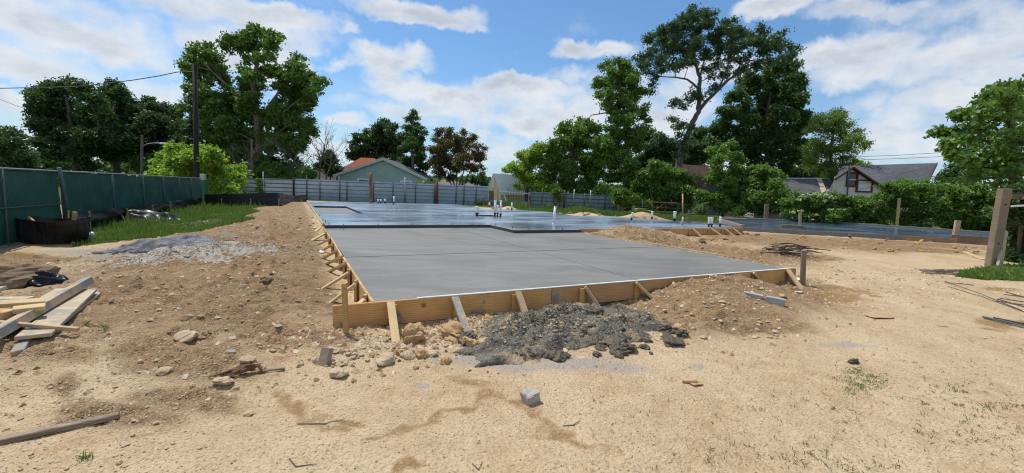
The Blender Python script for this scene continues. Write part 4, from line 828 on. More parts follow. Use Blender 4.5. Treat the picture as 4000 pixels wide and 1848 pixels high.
mb = MB(); zc = (a[2]+c[2])/2; mb.box(((a[0]+c[0])/2, yd-.045, zc), (c[0]-a[0]-.27, .03, .06)); mb.build('sash', M['white_paint'], f)
a, c = atY(3346, 701, yd), atY(3404, 753, yd); wv = frame_y(a[0]+.01, c[0], c[2], a[2], yd-.055, .12).build('shutter', M['red_trim'], f)
rect_y(a[0]+.12, c[0]-.11, c[2]+.12, a[2]-.12, yd-.022, .015).build('louver_gap_shade', M['dark_steel'], f)  # dark sheet added behind the louvers so their gaps read as shade
mb = MB(); nsl = 8
for k in range(nsl): mb.box(((a[0]+c[0])/2, yd-.03, c[2]+.12+(a[2]-c[2]-.24)*(k+.5)/nsl), (c[0]-a[0]-.25, .02, .075))
mb.build('louvers', M['white_paint'], f)
b = MB(); q = atY(3314, 735, yd-.5); b.tube([q+pz*-1.5, atY(3318, 650, yd-.5)], .07, 6); b.build('vent_pipe', M['dark_steel'], e)
# ================================================================ FOLIAGE
M['lf_oak'] = leafmat('dark_oak_leaves', (0.027, 0.060, 0.020), (0.085, 0.156, 0.046), .28)
M['lf_mid'] = leafmat('green_leaves', (0.040, 0.099, 0.018), (0.140, 0.256, 0.046), .34)
M['lf_elm'] = leafmat('elm_leaves', (0.027, 0.065, 0.029), (0.083, 0.156, 0.059), .3)
M['lf_deep'] = leafmat('deep_green_leaves', (0.030, 0.076, 0.020), (0.106, 0.198, 0.049), .32)
M['lf_lime'] = leafmat('lime_leaves', (.12, .24, .028), (.30, .46, .075), .48)
M['lf_bush'] = leafmat('bush_leaves', (0.065, 0.151, 0.025), (0.186, 0.320, 0.061), .36)
M['lf_vine'] = leafmat('vine_leaves', (.048, .120, .020), (.172, .300, .058), .34)
M['lf_brown'] = leafmat('brownish_leaves', (0.062, 0.065, 0.022), (0.166, 0.147, 0.054), .3)
M['lf_banana'] = leafmat('banana_leaf', (0.067, 0.146, 0.028), (0.160, 0.269, 0.064), .35)
M['lf_yel'] = leafmat('cypress_leaves', (0.062, 0.129, 0.022), (0.200, 0.294, 0.058), .36)
M['petal'] = mottled('cream_flowers', (.42, .48, .20), (.55, .60, .32), 9, .8, .2)
def leaves(name, Cn, size, mat, rs, parent, tint=None, up=.5, aspect=.42, sizevar=.5):
    n = len(Cn); nr = rs.normal(size=(n, 3)); nr[:, 2] += up; nr /= np.linalg.norm(nr, axis=1)[:, None]
    t = np.cross(nr, rs.normal(size=(n, 3))); t /= np.linalg.norm(t, axis=1)[:, None]; s = np.cross(nr, t)
    L = (size*(1-sizevar/2+sizevar*rs.rand(n)))[:, None]*.5; Wd = L*aspect*1.25
    k = L*.25*rs.normal(size=(n, 1))*.6
    V_ = np.stack([Cn-t*L-nr*k, Cn+s*Wd+t*L*.1, Cn+t*L-nr*k, Cn-s*Wd+t*L*.1], 1).reshape(-1, 3)
    if parent is not None: V_ = V_-np.array(parent.location)
    F_ = np.arange(4*n).reshape(n, 4); me = nmesh(name, V_, F_, M[mat], False)
    a = me.attributes.new('tint', 'FLOAT', 'FACE'); a.data.foreach_set('value', np.clip(tint if tint is not None else rs.rand(n), 0, 1).astype(np.float32))
    return me
def crown_points(lobes, Y, rs, cl, per, dens, thick, sub=9, sd=.42, flat_=.65):
    """clusters of leaves on sub-lobes of each lobe; returns leaf points, tints and twig targets"""
    P = []; T = []; tw = []
    for lb in lobes:
        px, py, rp = lb[:3]; r = rp*1.1*Y/F; dy = rs.normal()*thick if len(lb) < 4 else lb[3]; c = atY(px, py, Y); c = c+np.array([c[0]/Y*dy, dy, (c[2]-EYE)/Y*dy])
        ns = max(5, int(sub*(.6+.5*min(r/1.6, 1.5))))
        for k in range(ns):
            d = rs.normal(size=3); d /= np.linalg.norm(d); d[2] += .12; rr = r*(.30+.42*rs.rand()**.7); q = c+d*rr*np.array([1, 1, .92]); rsub = r*(.26+.24*rs.rand())
            tw.append((c, q)); nc = max(3, int(dens*DENS*(rsub/cl)**2)); dd = rs.normal(size=(nc, 3)); dd /= np.linalg.norm(dd, axis=1)[:, None]; cc = q+dd*rsub*(rs.rand(nc, 1)**.42)*np.array([1, 1, .8])
            tb = .5+.5*(rs.rand()-.5)
            m = rs.randint(int(per*.5), int(per*1.4)+1, nc); ctr = np.repeat(cc, m, 0); pts = ctr+rs.normal(size=ctr.shape)*cl*sd*np.array([1, 1, flat_]); P.append(pts)
            T.append(np.repeat(tb+(rs.rand(nc)-.5)*.4, m)+(rs.rand(len(pts))-.5)*.5)
    return np.concatenate(P), np.concatenate(T), tw
DENS = 22.
def tree(name, label, cat, Y, lobes, leaf='lf_mid', size=.34, cl=.62, per=11, dens=1., thick=1.2, trunk=None, limbs=(), bark='bark', seed=1, group=None, r0=.38, twig=.35, aspect=.42, up=.5, sub=9, sd=.42, base=None):
    rs = np.random.RandomState(seed); P, T, tw = crown_points(lobes, Y, rs, cl, per, dens, thick, sub, sd)
    if trunk is None:
        mx = sum(l[0] for l in lobes)/len(lobes); lo = max(l[1] for l in lobes); hi = min(l[1] for l in lobes); trunk = [(mx, max(lo+40, 740)), (mx+4, (lo+hi)/2+20), (mx-6, hi+30)]
    tp = [atY(p[0], p[1], Y) for p in trunk]; g = tp[0].copy(); g[2] = 0.
    e = empty(name, g, label, cat, group); tp = [g-pz*.3]+[p for p in tp if p[2] > .15]
    b = MB(); n = len(tp); rad = [r0*(1.25 if i == 0 else 1)*(1-.72*i/max(n-1, 1)) for i in range(n)]
    # smooth the trunk line a little
    PT = []; RD = []
    for i in range(n-1):
        for k in range(4):
            s = k/4; PT.append(tp[i]*(1-s)+tp[i+1]*s+np.array([rs.normal(), rs.normal(), 0])*r0*.10*(i > 0)); RD.append(rad[i]*(1-s)+rad[i+1]*s)
    PT.append(tp[-1]); RD.append(rad[-1]); b.tube(PT, RD, 9)
    for lm in limbs:
        q = [atY(p[0], p[1], Y) for p in lm[0]]; m = len(q); b.tube(q, [lm[1]*(1-.75*i/(m-1)) for i in range(m)], 7)
    cand = [tuple(p) for p in PT]; crad = list(RD); cen = {}
    for lm in limbs:
        q = [atY(p[0], p[1], Y) for p in lm[0]]
        for i in range(len(q)-1):
            for k in range(4): cand.append(tuple(q[i]*(1-k/4)+q[i+1]*k/4)); crad.append(lm[1]*(1-.75*i/(len(q)-1)))
    PT0 = np.array(cand); tw = sorted(tw, key=lambda t_: (np.linalg.norm(PT0-t_[0], axis=1).min(), tuple(t_[0])))
    for c, q in tw:
        key = tuple(np.round(c, 3))
        if key not in cen:
            cen[key] = 1; PTa = np.array(cand); d = np.linalg.norm(PTa-c, axis=1)+np.maximum(PTa[:, 2]-c[2]+.2*np.linalg.norm((PTa-c)[:, :2], axis=1), 0)*1.6; i = int(d.argmin()); a = PTa[i]; h = np.linalg.norm(c-a); r1 = min(crad[i]*.6, .02+h*.022)
            if h > .3: m_ = (a+c)/2+np.array([0, 0, .06*h])+rs.normal(size=3)*.06*h; b.tube([a, m_, c], [r1, r1*.75, max(r1*.5, .015)], 6, False); cand += [tuple(m_), tuple(c)]; crad += [r1*.75, max(r1*.55, .02)]
        if rs.rand() < twig: b.tube([c, (c+q)/2+rs.normal(size=3)*.12, q], [.035, .022, .01], 4, False)
    b.build('trunk', M[bark], e, True)
    me = leaves('crown', P, size, leaf, rs, e, T, up, aspect); obj('crown', me, parent=e); return e, len(P)
def L(s): return [tuple(float(k) for k in q.split(',')) for q in s.split()]
NL = 0
def T_(*a, **k):
    global NL; e, n = tree(*a, **k); NL += n; return e
OAKG = 'dark oaks behind the green fence'
T_('oak_tree', 'dark low tree cut off by the left edge of the photo', 'tree', 42., L('30,545,62 70,590,50 -30,560,80 -40,640,70 40,640,60 95,630,28'), leaf='lf_oak', size=.3, cl=.55, dens=1.1, seed=11, r0=.35)
T_('oak_tree', 'biggest dark spreading oak at the left, behind the green fence', 'tree', 60., L('245,345,45 180,365,45 310,350,45 365,400,50 200,420,58 280,440,70 150,440,35 350,470,60 180,500,55 250,520,70 320,560,70 400,450,35 170,575,50 240,600,60 390,540,60 330,620,50 150,480,30 140,400,28 130,370,20'), leaf='lf_oak', size=.42, cl=.75, dens=1.0, thick=2., trunk=[(300, 690), (295, 590), (275, 480), (260, 390)], limbs=[([(290, 600), (350, 540), (400, 470)], .28), ([(280, 520), (210, 470), (170, 420)], .25)], seed=12, r0=.6)
T_('oak_tree', 'dark oak with a pointed bright-edged top between the big oak and the lamp', 'tree', 63., L('440,335,24 425,365,30 460,370,34 490,400,32 430,430,55 480,460,50 520,440,26 450,520,60 500,540,60 420,590,50 540,590,50 470,620,50'), leaf='lf_oak', size=.4, cl=.7, dens=1.05, thick=1.6, trunk=[(455, 690), (458, 580), (445, 420)], seed=13, r0=.5)
T_('oak_tree', 'dark loose-topped oak right of the pointed one, before the tall pole', 'tree', 63., L('570,395,22 600,420,36 640,430,34 680,460,34 590,470,50 650,500,55 710,500,35 560,540,50 620,570,60 690,570,60 740,540,45 580,630,50 660,640,50 730,620,50 560,400,20 700,430,20'), leaf='lf_oak', size=.4, cl=.7, dens=.95, thick=1.6, trunk=[(610, 700), (605, 590), (610, 440)], seed=14, r0=.5)
T_('broad_tree', 'dark dense tree filling the gap behind the tall pole and the lime bush', 'tree', 60., L('770,500,50 800,560,60 740,580,50 850,590,55 780,640,55 860,650,50 720,650,45 900,600,55 905,660,50'), leaf='lf_oak', size=.42, cl=.7, dens=1.1, thick=1.5, seed=15, r0=.4)
T_('broad_tree', 'tallest bright green tree at the left with an open crown of clumps', 'tree', 52., L('1003,110,26 985,140,36 1030,145,38 1065,150,30 1085,140,20 960,160,26 1000,185,40 1050,195,30 1020,220,30 903,155,26 880,170,22 925,175,30 955,185,28 885,200,20 940,200,22 1060,225,18 965,232,22 795,195,36 765,215,32 825,225,34 745,235,30 720,250,22 780,260,40 855,225,22 745,280,28 830,270,30 800,310,34 760,305,25 840,315,35 875,280,30 880,330,38 '
   '965,275,28 985,300,40 1040,285,34 1080,280,36 1110,300,34 960,330,40 1010,350,34 1150,255,24 1170,235,22 1165,275,40 1200,300,36 1140,315,36 1235,320,22 1260,320,16 1245,355,18 1180,340,44 1215,365,28 1100,350,40 1140,380,50 1090,400,36 1170,420,40 1200,400,30 1215,390,16 750,360,32 760,400,34 735,420,26 790,350,30 810,390,45 850,370,40 900,380,45 840,430,50 780,440,40 890,440,50 940,400,40 960,370,34 980,410,45 960,450,45 1010,450,36 820,480,50 880,500,55 940,500,45 990,500,50 1050,460,45 1050,520,50 1110,450,50 1110,520,55 1160,480,45 1190,500,35 1215,470,16 1210,520,26 950,560,55 1010,570,50 880,560,50 1080,580,55 1150,560,45 1180,580,35 1130,630,50 1060,640,45 990,630,45 930,620,45'),
   leaf='lf_mid', size=.40, cl=.62, per=10, dens=.9, thick=1.5, trunk=[(1025, 725), (1012, 600), (1003, 440), (990, 330), (1003, 250), (1012, 190)], limbs=[([(1008, 480), (1060, 400), (1110, 330), (1160, 290)], .22), ([(1010, 560), (1090, 450), (1180, 380)], .2), ([(1003, 430), (930, 370), (850, 300), (800, 250)], .24), ([(1003, 260), (960, 215), (910, 180)], .12), ([(1003, 250), (1045, 210), (1070, 165)], .10), ([(1035, 725), (1045, 620), (1075, 500)], .25)], bark='bark_pale', seed=16, r0=.55, sub=6)
T_('leafy_bush', 'bright lime green bush spilling over the corner of the green fence', 'bush', 36., L('682,592,30 660,620,26 638,650,40 700,640,48 750,605,36 783,590,30 757,650,50 820,620,40 840,650,40 814,690,55 700,700,50 760,720,50 865,730,55 880,680,36 928,668,32 920,700,36 840,770,40 900,740,36 610,690,32'), leaf='lf_lime', size=.3, cl=.5, per=12, dens=1.15, thick=.8, seed=17, r0=.14, up=.9)
T_('leafy_bush', 'dark green bush below the tallest left tree behind the metal fence', 'bush', 50., L('960,680,34 1000,690,34 1035,660,36 1040,700,34 1080,675,36 1090,710,30'), leaf='lf_vine', size=.3, cl=.5, dens=1.1, thick=.7, seed=18, r0=.12)
T_('leafy_bush', 'light green bush below the dead branches behind the metal fence', 'bush', 50., L('1123,693,24 1110,712,26 1150,705,24 1180,690,26 1200,705,24 1215,680,20'), leaf='lf_bush', size=.28, cl=.45, dens=1.1, thick=.6, seed=19, r0=.1)
T_('small_tree', 'small leafy tree among the bare branches left of the blue-green house', 'tree', 60., L('1270,620,26 1290,610,20 1300,640,26 1260,650,26 1320,660,22 1285,670,26'), leaf='lf_oak', size=.32, cl=.5, dens=.8, thick=.7, seed=20, r0=.12)
T_('broad_tree', 'dark rounded tree directly behind the blue-green house roof', 'tree', 84., L('1384,568,20 1400,540,22 1440,535,32 1480,495,32 1500,480,22 1530,500,22 1450,560,36 1490,550,40 1380,610,22 1420,600,36 1530,545,36 1500,600,42 1550,580,34 1390,590,26 1560,630,36 1520,650,40 1455,625,36'), leaf='lf_oak', size=.5, cl=.78, dens=.95, thick=1.4, seed=21, r0=.4)
T_('broad_tree', 'dark pointed tree rising right of the blue-green gable', 'tree', 63., L('1616,440,11 1605,462,13 1625,462,10 1592,468,10 1618,485,14 1636,505,17 1590,500,16 1612,520,26 1645,540,18 1580,535,20 1611,560,32 1645,580,24 1590,590,28 1630,620,34 1590,640,34 1657,650,26 1640,680,30 1600,690,32 1655,520,9'), leaf='lf_deep', size=.34, cl=.52, dens=.95, thick=.9, trunk=[(1614, 720), (1612, 620), (1610, 540), (1616, 450)], bark='bark_pale', seed=22, r0=.3)
T_('crape_tree', 'brownish thin-leaved tree with many stems right of the blue-green house', 'tree', 59., L('1720,520,22 1700,545,22 1745,540,28 1762,520,20 1790,540,26 1808,520,18 1840,545,22 1720,580,36 1765,580,40 1815,580,36 1863,575,20 1690,590,24 1880,615,18 1850,620,30 1800,630,40 1740,630,40 1700,635,28 1885,600,10 1895,580,7 1835,660,30 1760,675,36 1880,655,14 1715,675,30'), leaf='lf_brown', size=.25, cl=.5, per=10, dens=1.0, thick=1., trunk=[(1785, 740), (1784, 700), (1782, 640), (1770, 560)], limbs=[([(1780, 740), (1755, 660), (1730, 560)], .12), ([(1788, 740), (1815, 660), (1840, 560)], .12), ([(1792, 740), (1840, 670), (1875, 600)], .10), ([(1777, 740), (1735, 680), (1700, 600)], .10)], bark='dry_twig', seed=23, r0=.16, twig=.9)
T_('small_tree', 'low dark tree just left of the yellow shed', 'tree', 66., L('1880,690,20 1870,712,22 1890,715,16 1855,705,20'), leaf='lf_deep', size=.3, cl=.5, dens=1., thick=.6, seed=24, r0=.12)
T_('lime_tree', 'bright lime green tree hanging over the tin roof of the yellow shed', 'tree', 49.5, L('2090,590,34 2060,610,28 2115,580,24 2031,619,24 2000,650,22 1985,662,14 2020,660,30 2056,650,36 2100,640,36 2130,620,26 2035,695,26 2070,690,32 2110,690,36 2022,730,16 2060,725,24 2110,735,30 1975,668,9'), leaf='lf_lime', size=.3, cl=.55, dens=.95, thick=1.2, seed=25, r0=.25)
T_('broad_tree', 'rounded green tree between the lime tree and the vine-clad tree', 'tree', 50., L('2224,525,26 2255,510,26 2285,515,28 2200,500,22 2225,488,20 2260,480,22 2295,485,24 2320,500,26 2170,555,24 2200,560,34 2250,560,40 2295,560,30 2165,600,34 2215,610,42 2265,620,42 2170,650,36 2230,670,46 2290,660,40 2150,700,32 2200,720,36 2260,730,40 2310,710,36 2320,560,36 2330,610,40 2310,650,36 2150,580,24 2140,640,26 2190,520,18'), leaf='lf_vine', size=.32, cl=.55, dens=1.05, thick=1.1, seed=26, r0=.3)
T_('vine_clad_tree', 'vine-clad bright green tree left of the tallest right tree', 'tree', 47., L('2355,262,16 2380,250,15 2425,255,26 2400,280,30 2440,270,28 2470,285,28 2345,315,20 2330,340,24 2370,335,32 2420,320,40 2465,330,34 2500,350,28 2340,365,22 2390,375,36 2440,380,40 2490,390,34 2360,410,22 2410,420,40 2460,430,36 2515,425,20 2500,455,20 2400,465,34 2450,475,36 2530,470,14 2390,510,34 2440,530,40 2490,520,30 2520,500,14 2370,560,40 2430,580,46 2490,570,36 2340,610,40 2390,640,46 2450,640,46 2340,680,40 2400,700,46 2460,710,46 2320,560,26'), leaf='lf_vine', size=.30, cl=.50, per=11, dens=1.05, thick=1.0, trunk=[(2455, 750), (2450, 600), (2440, 450), (2420, 320)], limbs=[([(2440, 470), (2370, 440), (2310, 450), (2285, 480)], .1)], seed=27, r0=.4, sub=7)
T_('elm_tree', 'tallest tree on the right, with a leaning bare trunk and airy dark crown', 'tree', 49., L('2711,50,30 2690,75,36 2740,70,34 2760,50,16 2660,80,28 2630,95,34 2600,110,26 2570,130,26 2545,160,26 2620,140,36 2670,130,38 2720,120,40 2765,95,26 2780,75,18 2590,175,34 2640,190,36 2690,185,38 2735,165,36 2560,200,26 2530,215,24 2500,225,18 2480,225,12 2600,225,28 2560,240,24 2500,255,18 2520,280,18 2620,255,28 2655,260,26 2700,235,32 2745,215,30 2560,290,18 2550,330,14 2545,360,10 2590,270,18 2830,85,26 2815,115,30 2850,130,30 2865,80,16 2840,165,32 2800,170,26 2880,120,24 2900,150,28 2870,190,28 2920,130,18 2930,180,32 2970,110,20 2990,130,28 2960,160,26 3010,165,26 3040,150,22 3060,130,16 3030,195,26 2985,205,28 3070,180,20 3095,195,16 3120,190,12 3055,220,18 3100,215,12 2930,225,24 2960,240,18 2880,240,20 2850,230,20 2840,265,16 2900,265,16 2800,215,20 '
   '2780,130,28 2810,190,26 2760,235,22 2690,255,26 2850,215,24 2790,160,28 2900,110,20 2870,150,24 2940,150,22 2530,245,18 2505,250,14 2580,235,24 2660,70,18 2705,30,14 2790,55,12 2750,105,26 2640,165,26 2700,200,26 2600,150,24 2990,170,24 3030,170,22 2800,260,24 2840,290,22 2890,290,24 2950,265,24 3000,240,26 3050,240,22 2760,275,20 2930,290,20 3080,225,18 2660,560,16 2655,530,14 2668,590,14 2680,530,12 2650,610,14 2700,500,10 2711,360,22 2690,385,26 2730,385,20 2650,395,20 2630,410,16 2670,415,18 2790,340,18 2770,360,14 2640,470,13 2620,465,9 2665,485,18 2690,500,20 2645,500,14 2560,310,12 2780,300,14 2820,300,14'),
   leaf='lf_elm', size=.26, cl=.46, per=9, dens=.95, thick=1.6, trunk=[(2647, 662), (2664, 578), (2700, 490), (2727, 437), (2734, 376), (2731, 302), (2717, 250), (2697, 150)], limbs=[([(2729, 432), (2760, 395), (2791, 366), (2838, 316), (2890, 285), (2960, 255), (3030, 225)], .22), ([(2734, 352), (2705, 325), (2684, 310), (2640, 302), (2590, 300), (2550, 290)], .14), ([(2791, 366), (2820, 320), (2845, 249), (2850, 170)], .13), ([(2731, 310), (2750, 240), (2745, 150)], .12), ([(2800, 360), (2860, 300), (2930, 200), (2980, 150)], .10), ([(2664, 600), (2640, 545), (2630, 500)], .07)], bark='bark_mid', seed=28, r0=.40, sub=6, sd=.5, twig=.8)
T_('broad_tree', 'dark mass of leaves low between the vine-clad tree and the leaning trunk', 'tree', 54., L('2540,580,26 2576,560,30 2610,575,30 2640,600,26 2540,620,36 2590,620,40 2550,670,40 2610,670,40 2500,640,36 2700,570,30 2740,560,26 2720,610,36 2760,600,30'), leaf='lf_elm', size=.3, cl=.5, dens=1., thick=1., seed=29, r0=.25)
T_('broad_tree', 'huge dense dark green tree behind the right side of the tallest tree', 'tree', 56., L('3030,265,30 3060,280,36 3090,265,26 3000,300,36 3115,300,30 3070,330,40 3020,345,44 3120,340,30 2970,320,34 2930,310,28 2900,330,26 2950,360,44 3000,400,50 3070,390,50 3130,385,30 2890,375,34 2860,380,28 2910,420,44 3120,440,36 3060,455,50 2980,455,50 2920,480,44 2860,440,34 2820,440,24 2830,490,38 3140,480,30 3100,510,44 3030,530,54 2960,540,54 2890,540,50 2820,540,40 2790,510,26 2780,560,30 2850,590,46 2920,600,50 3000,600,54 3070,590,46 3120,560,30 2790,610,36 3050,650,46 2970,660,50 2880,650,46 3110,620,26 3130,320,22'),
   leaf='lf_deep', size=.36, cl=.6, per=11, dens=1.05, thick=1.6, trunk=[(3000, 740), (2995, 640), (2990, 500), (3010, 360)], seed=30, r0=.55, sub=7)
T_('broad_tree', 'shaded leafy tree filling the gap between the vine-clad tree and the leaning trunk', 'tree', 58., L('2520,530,32 2570,545,30 2620,565,30 2740,520,32 2765,560,34 2500,560,40 2540,640,50 2600,650,54 2560,720,50 2640,700,50 2700,650,50 2740,640,50 2690,590,40 2490,700,40 2760,690,46 2720,560,34'), leaf='lf_deep', size=.36, cl=.6, dens=1., thick=1.2, seed=81, r0=.3)
T_('broad_tree', 'shaded low tree between the huge dark tree and the feathery layered tree', 'tree', 60., L('3120,600,36 3150,640,40 3100,680,44 3160,690,40 3190,670,34 3060,700,40 3140,560,30 3220,690,30'), leaf='lf_deep', size=.36, cl=.6, dens=1., thick=1., seed=82, r0=.25)
T_('broad_tree', 'dark low tree behind the lime bush and the foot of the tall pole', 'tree', 58., L('560,640,40 620,650,44 680,620,44 740,640,44 800,600,44 850,620,40 590,690,36 700,690,40 790,690,40 900,650,40'), leaf='lf_oak', size=.38, cl=.65, dens=1.1, thick=1.2, seed=83, r0=.3)
T_('broad_tree', 'dark low tree at the left between the cut-off tree and the biggest oak', 'tree', 70., L('100,600,30 140,620,34 120,650,34 170,640,34 200,660,30 80,650,26'), leaf='lf_oak', size=.4, cl=.7, dens=1., thick=1., seed=84, r0=.25)
T_('cypress_tree', 'yellow-green feathery layered tree left of the cream house', 'tree', 46., L('3271,440,22 3260,465,32 3290,470,26 3218,480,34 3318,490,22 3240,510,36 3350,515,14 3335,540,26 3360,550,18 3385,560,12 3276,530,40 3375,575,14 3217,560,38 3310,570,32 3345,590,18 3247,600,42 3176,570,34 3180,620,36 3290,625,30 3230,650,38 3170,660,30 3300,660,26 3330,630,14 3180,500,28 3250,690,30'), leaf='lf_yel', size=.26, cl=.5, per=12, dens=.8, thick=1.2, trunk=[(3245, 730), (3246, 620), (3255, 480)], seed=31, r0=.35, aspect=.3, sd=.5)
T_('small_tree', 'low bright green tree top peeping over the ridge left of the cream house', 'tree', 50., L('3353,640,18 3325,650,16 3380,648,12'), leaf='lf_lime', size=.26, cl=.45, dens=1., thick=.5, seed=32, r0=.1)
T_('broad_tree', 'dark far tree just right of the cream house gable', 'tree', 64., L('3690,680,30 3718,665,28 3745,690,30 3700,715,34 3760,720,34 3790,690,34'), leaf='lf_deep', size=.34, cl=.6, dens=1., thick=1., seed=33, r0=.3)
T_('broad_tree', 'large near tree with big leaves entering at the right edge', 'tree', 17.5, L('3945,335,24 3970,345,22 3925,365,22 3882,370,18 3905,385,24 3950,390,40 4000,400,60 3853,420,14 3880,430,26 3840,395,9 3753,447,14 3738,455,8 3800,440,20 3815,465,22 3780,450,12 3676,517,9 3690,515,8 3660,520,6 3735,525,16 3720,545,12 3710,558,8 3760,540,18 3794,494,28 3830,500,30 3870,480,40 3930,460,50 4000,480,70 3794,553,32 3850,550,46 3920,540,60 4000,560,70 3747,598,18 3735,610,10 3775,610,26 3830,610,44 3900,620,60 3980,640,70 3765,645,16 3806,650,36 3870,680,50 3950,700,60 3835,700,40 3700,585,6 3900,350,10'), leaf='lf_vine', size=.17, cl=.26, per=9, dens=.42, thick=.9, trunk=[(3990, 900), (3980, 700), (3950, 520), (3940, 380)], limbs=[([(3960, 640), (3880, 560), (3800, 530), (3730, 530), (3672, 518)], .05), ([(3950, 560), (3860, 470), (3800, 445), (3745, 450)], .05)], seed=34, r0=.22, sub=6, aspect=.75, sd=.55, twig=.7)
T_('leafy_bush', 'dark overgrown bush swallowing the broken gate at the right edge', 'bush', 14.2, L('3960,770,40 4010,800,60 3950,840,40 4000,880,60 3960,920,40 4010,960,60 3960,1000,40 3930,1030,24 4000,1030,50 4060,860,80 4060,1000,80 3985,750,50 3935,960,20'), leaf='lf_oak', size=.13, cl=.22, per=10, dens=1., thick=.35, trunk=[(4000, 1040), (3995, 950), (3990, 800)], seed=35, r0=.06, aspect=.6)
HG = 'shrubs of the overgrown hedge at the right'
T_('leafy_bush', 'vine covered bush directly below the leaning bare trunk', 'bush', 42., L('2520,690,34 2560,665,36 2615,680,42 2665,690,34 2695,710,30 2500,735,34 2545,745,42 2610,745,46 2670,755,40 2705,760,26 2530,800,36 2590,800,36 2650,800,30 2490,790,30 2440,760,40 2430,800,40 2690,800,24'), leaf='lf_vine', size=.28, cl=.45, per=12, dens=1.1, thick=.7, seed=36, r0=.12, up=.9)
T_('leafy_bush', 'tall pointed bush right of the dark brown roof', 'bush', 38., L('2785,590,22 2825,580,20 2860,565,16 2800,630,30 2850,610,28 2890,620,26 2815,675,36 2870,665,34 2780,700,28 2830,720,36 2885,710,34 2800,765,36 2860,765,36 2770,790,34 2820,815,30 2740,770,26 2735,810,24 2880,800,30'), leaf='lf_bush', size=.26, cl=.42, per=12, dens=1.1, thick=.7, seed=37, r0=.1, up=.9)
T_('leafy_bush', 'broad leafy bush left of the charcoal roofed low house', 'bush', 37., L('2940,680,30 2980,670,30 3020,675,28 3045,700,26 2930,725,34 2980,720,40 3030,735,34 3060,760,26 2940,775,34 2990,775,36 3040,785,30 3070,790,22 2930,815,30 2985,825,26 3030,820,26 2890,830,26'), leaf='lf_bush', size=.26, cl=.42, per=12, dens=1.15, thick=.7, seed=38, r0=.1, up=.9)
for i, (lb, s, lob) in enumerate((('leftmost shrub of the hedge with cream flower heads before the low house', 41, '3075,800,26 3110,780,30 3150,775,28 3190,780,30 3100,830,30 3150,820,34 3200,825,30 3080,850,22 3130,850,24 3185,850,24'),
   ('hedge shrub with pale flower heads below the front gable of the cream house', 42, '3225,785,30 3270,780,30 3310,790,28 3350,795,28 3230,830,34 3280,830,34 3330,835,32 3250,860,22 3310,865,22'),
   ('hedge shrub behind the pale leaning plank post', 43, '3390,800,30 3430,790,34 3470,740,30 3500,730,28 3480,790,40 3530,780,40 3400,850,30 3450,845,34 3510,845,34 3460,880,20 3370,830,26'),
   ('hedge shrub below the middle of the cream house roof', 44, '3545,735,30 3590,725,32 3570,790,40 3620,770,40 3650,740,30 3570,850,36 3620,845,36 3600,890,22'),
   ('hedge shrub right of the cream house before the far dark tree', 45, '3694,750,32 3740,745,34 3680,800,40 3740,800,40 3680,860,36 3740,860,36 3790,755,36 3700,900,20'),
   ('rightmost hedge shrub beside the massive gate post', 46, '3815,760,36 3850,770,36 3800,820,40 3850,840,40 3790,870,36 3840,890,36 3880,800,40 3870,880,36 3890,930,30'))):
    T_('hedge_shrub', lb, 'shrub', 31.-i*.9, L(lob), leaf='lf_bush' if i in (2, 3, 4) else 'lf_vine', size=.21, cl=.36, per=12, dens=1.15, thick=.5, seed=s, r0=.06, group=HG, up=.9)
# cream flower heads of the hedge: parts of their shrubs
shr = [o for o in C.objects if o.name.startswith('hedge_shrub')]
rs = np.random.RandomState(5)
for k, Yf in ((0, 30.2), (1, 29.4)):
    for px, py, r in (((3137, 766, 9), (3160, 762, 12), (3185, 757, 12), (3205, 764, 11), (3097, 829, 8), (3131, 824, 8), (3121, 780, 8), (3190, 840, 5)), ((3243, 768, 10), (3222, 785, 7), (3243, 820, 7), (3228, 764, 8), (3262, 772, 5)))[k]:
        c = atY(px, py, Yf-.9); n = 60; P = c+rs.normal(size=(n, 3))*np.array([.55, .4, .3])*r*Yf/F; me = leaves('flower_head', P, .09, 'petal', rs, shr[k], None, 1.2, .8); obj('flower_head', me, parent=shr[k])
# ivy on the metal fence
for lb, Yv, lob, s in (('thick ivy hanging over the left end of the corrugated fence', 42.2, '905,715,14 925,712,12 945,720,10 900,745,12 935,740,9 950,755,7 915,770,10 955,775,6', 51), ('narrow ivy column climbing the corrugated fence beside a steel post', 43.0, '1012,705,9 1018,720,9 1012,738,8 1020,752,8 1016,768,6', 52), ('leafy vine on the darker fence section beside a wooden stump', 46.0, '2165,750,14 2180,742,12 2178,765,10 2185,780,7', 53)):
    T_('ivy', lb, 'ivy', Yv, L(lob), leaf='lf_vine', size=.2, cl=.3, per=10, dens=.9, thick=.06, trunk=[(lob and L(lob)[-1][0], 790), (L(lob)[0][0], L(lob)[0][1])], seed=s, r0=.05)
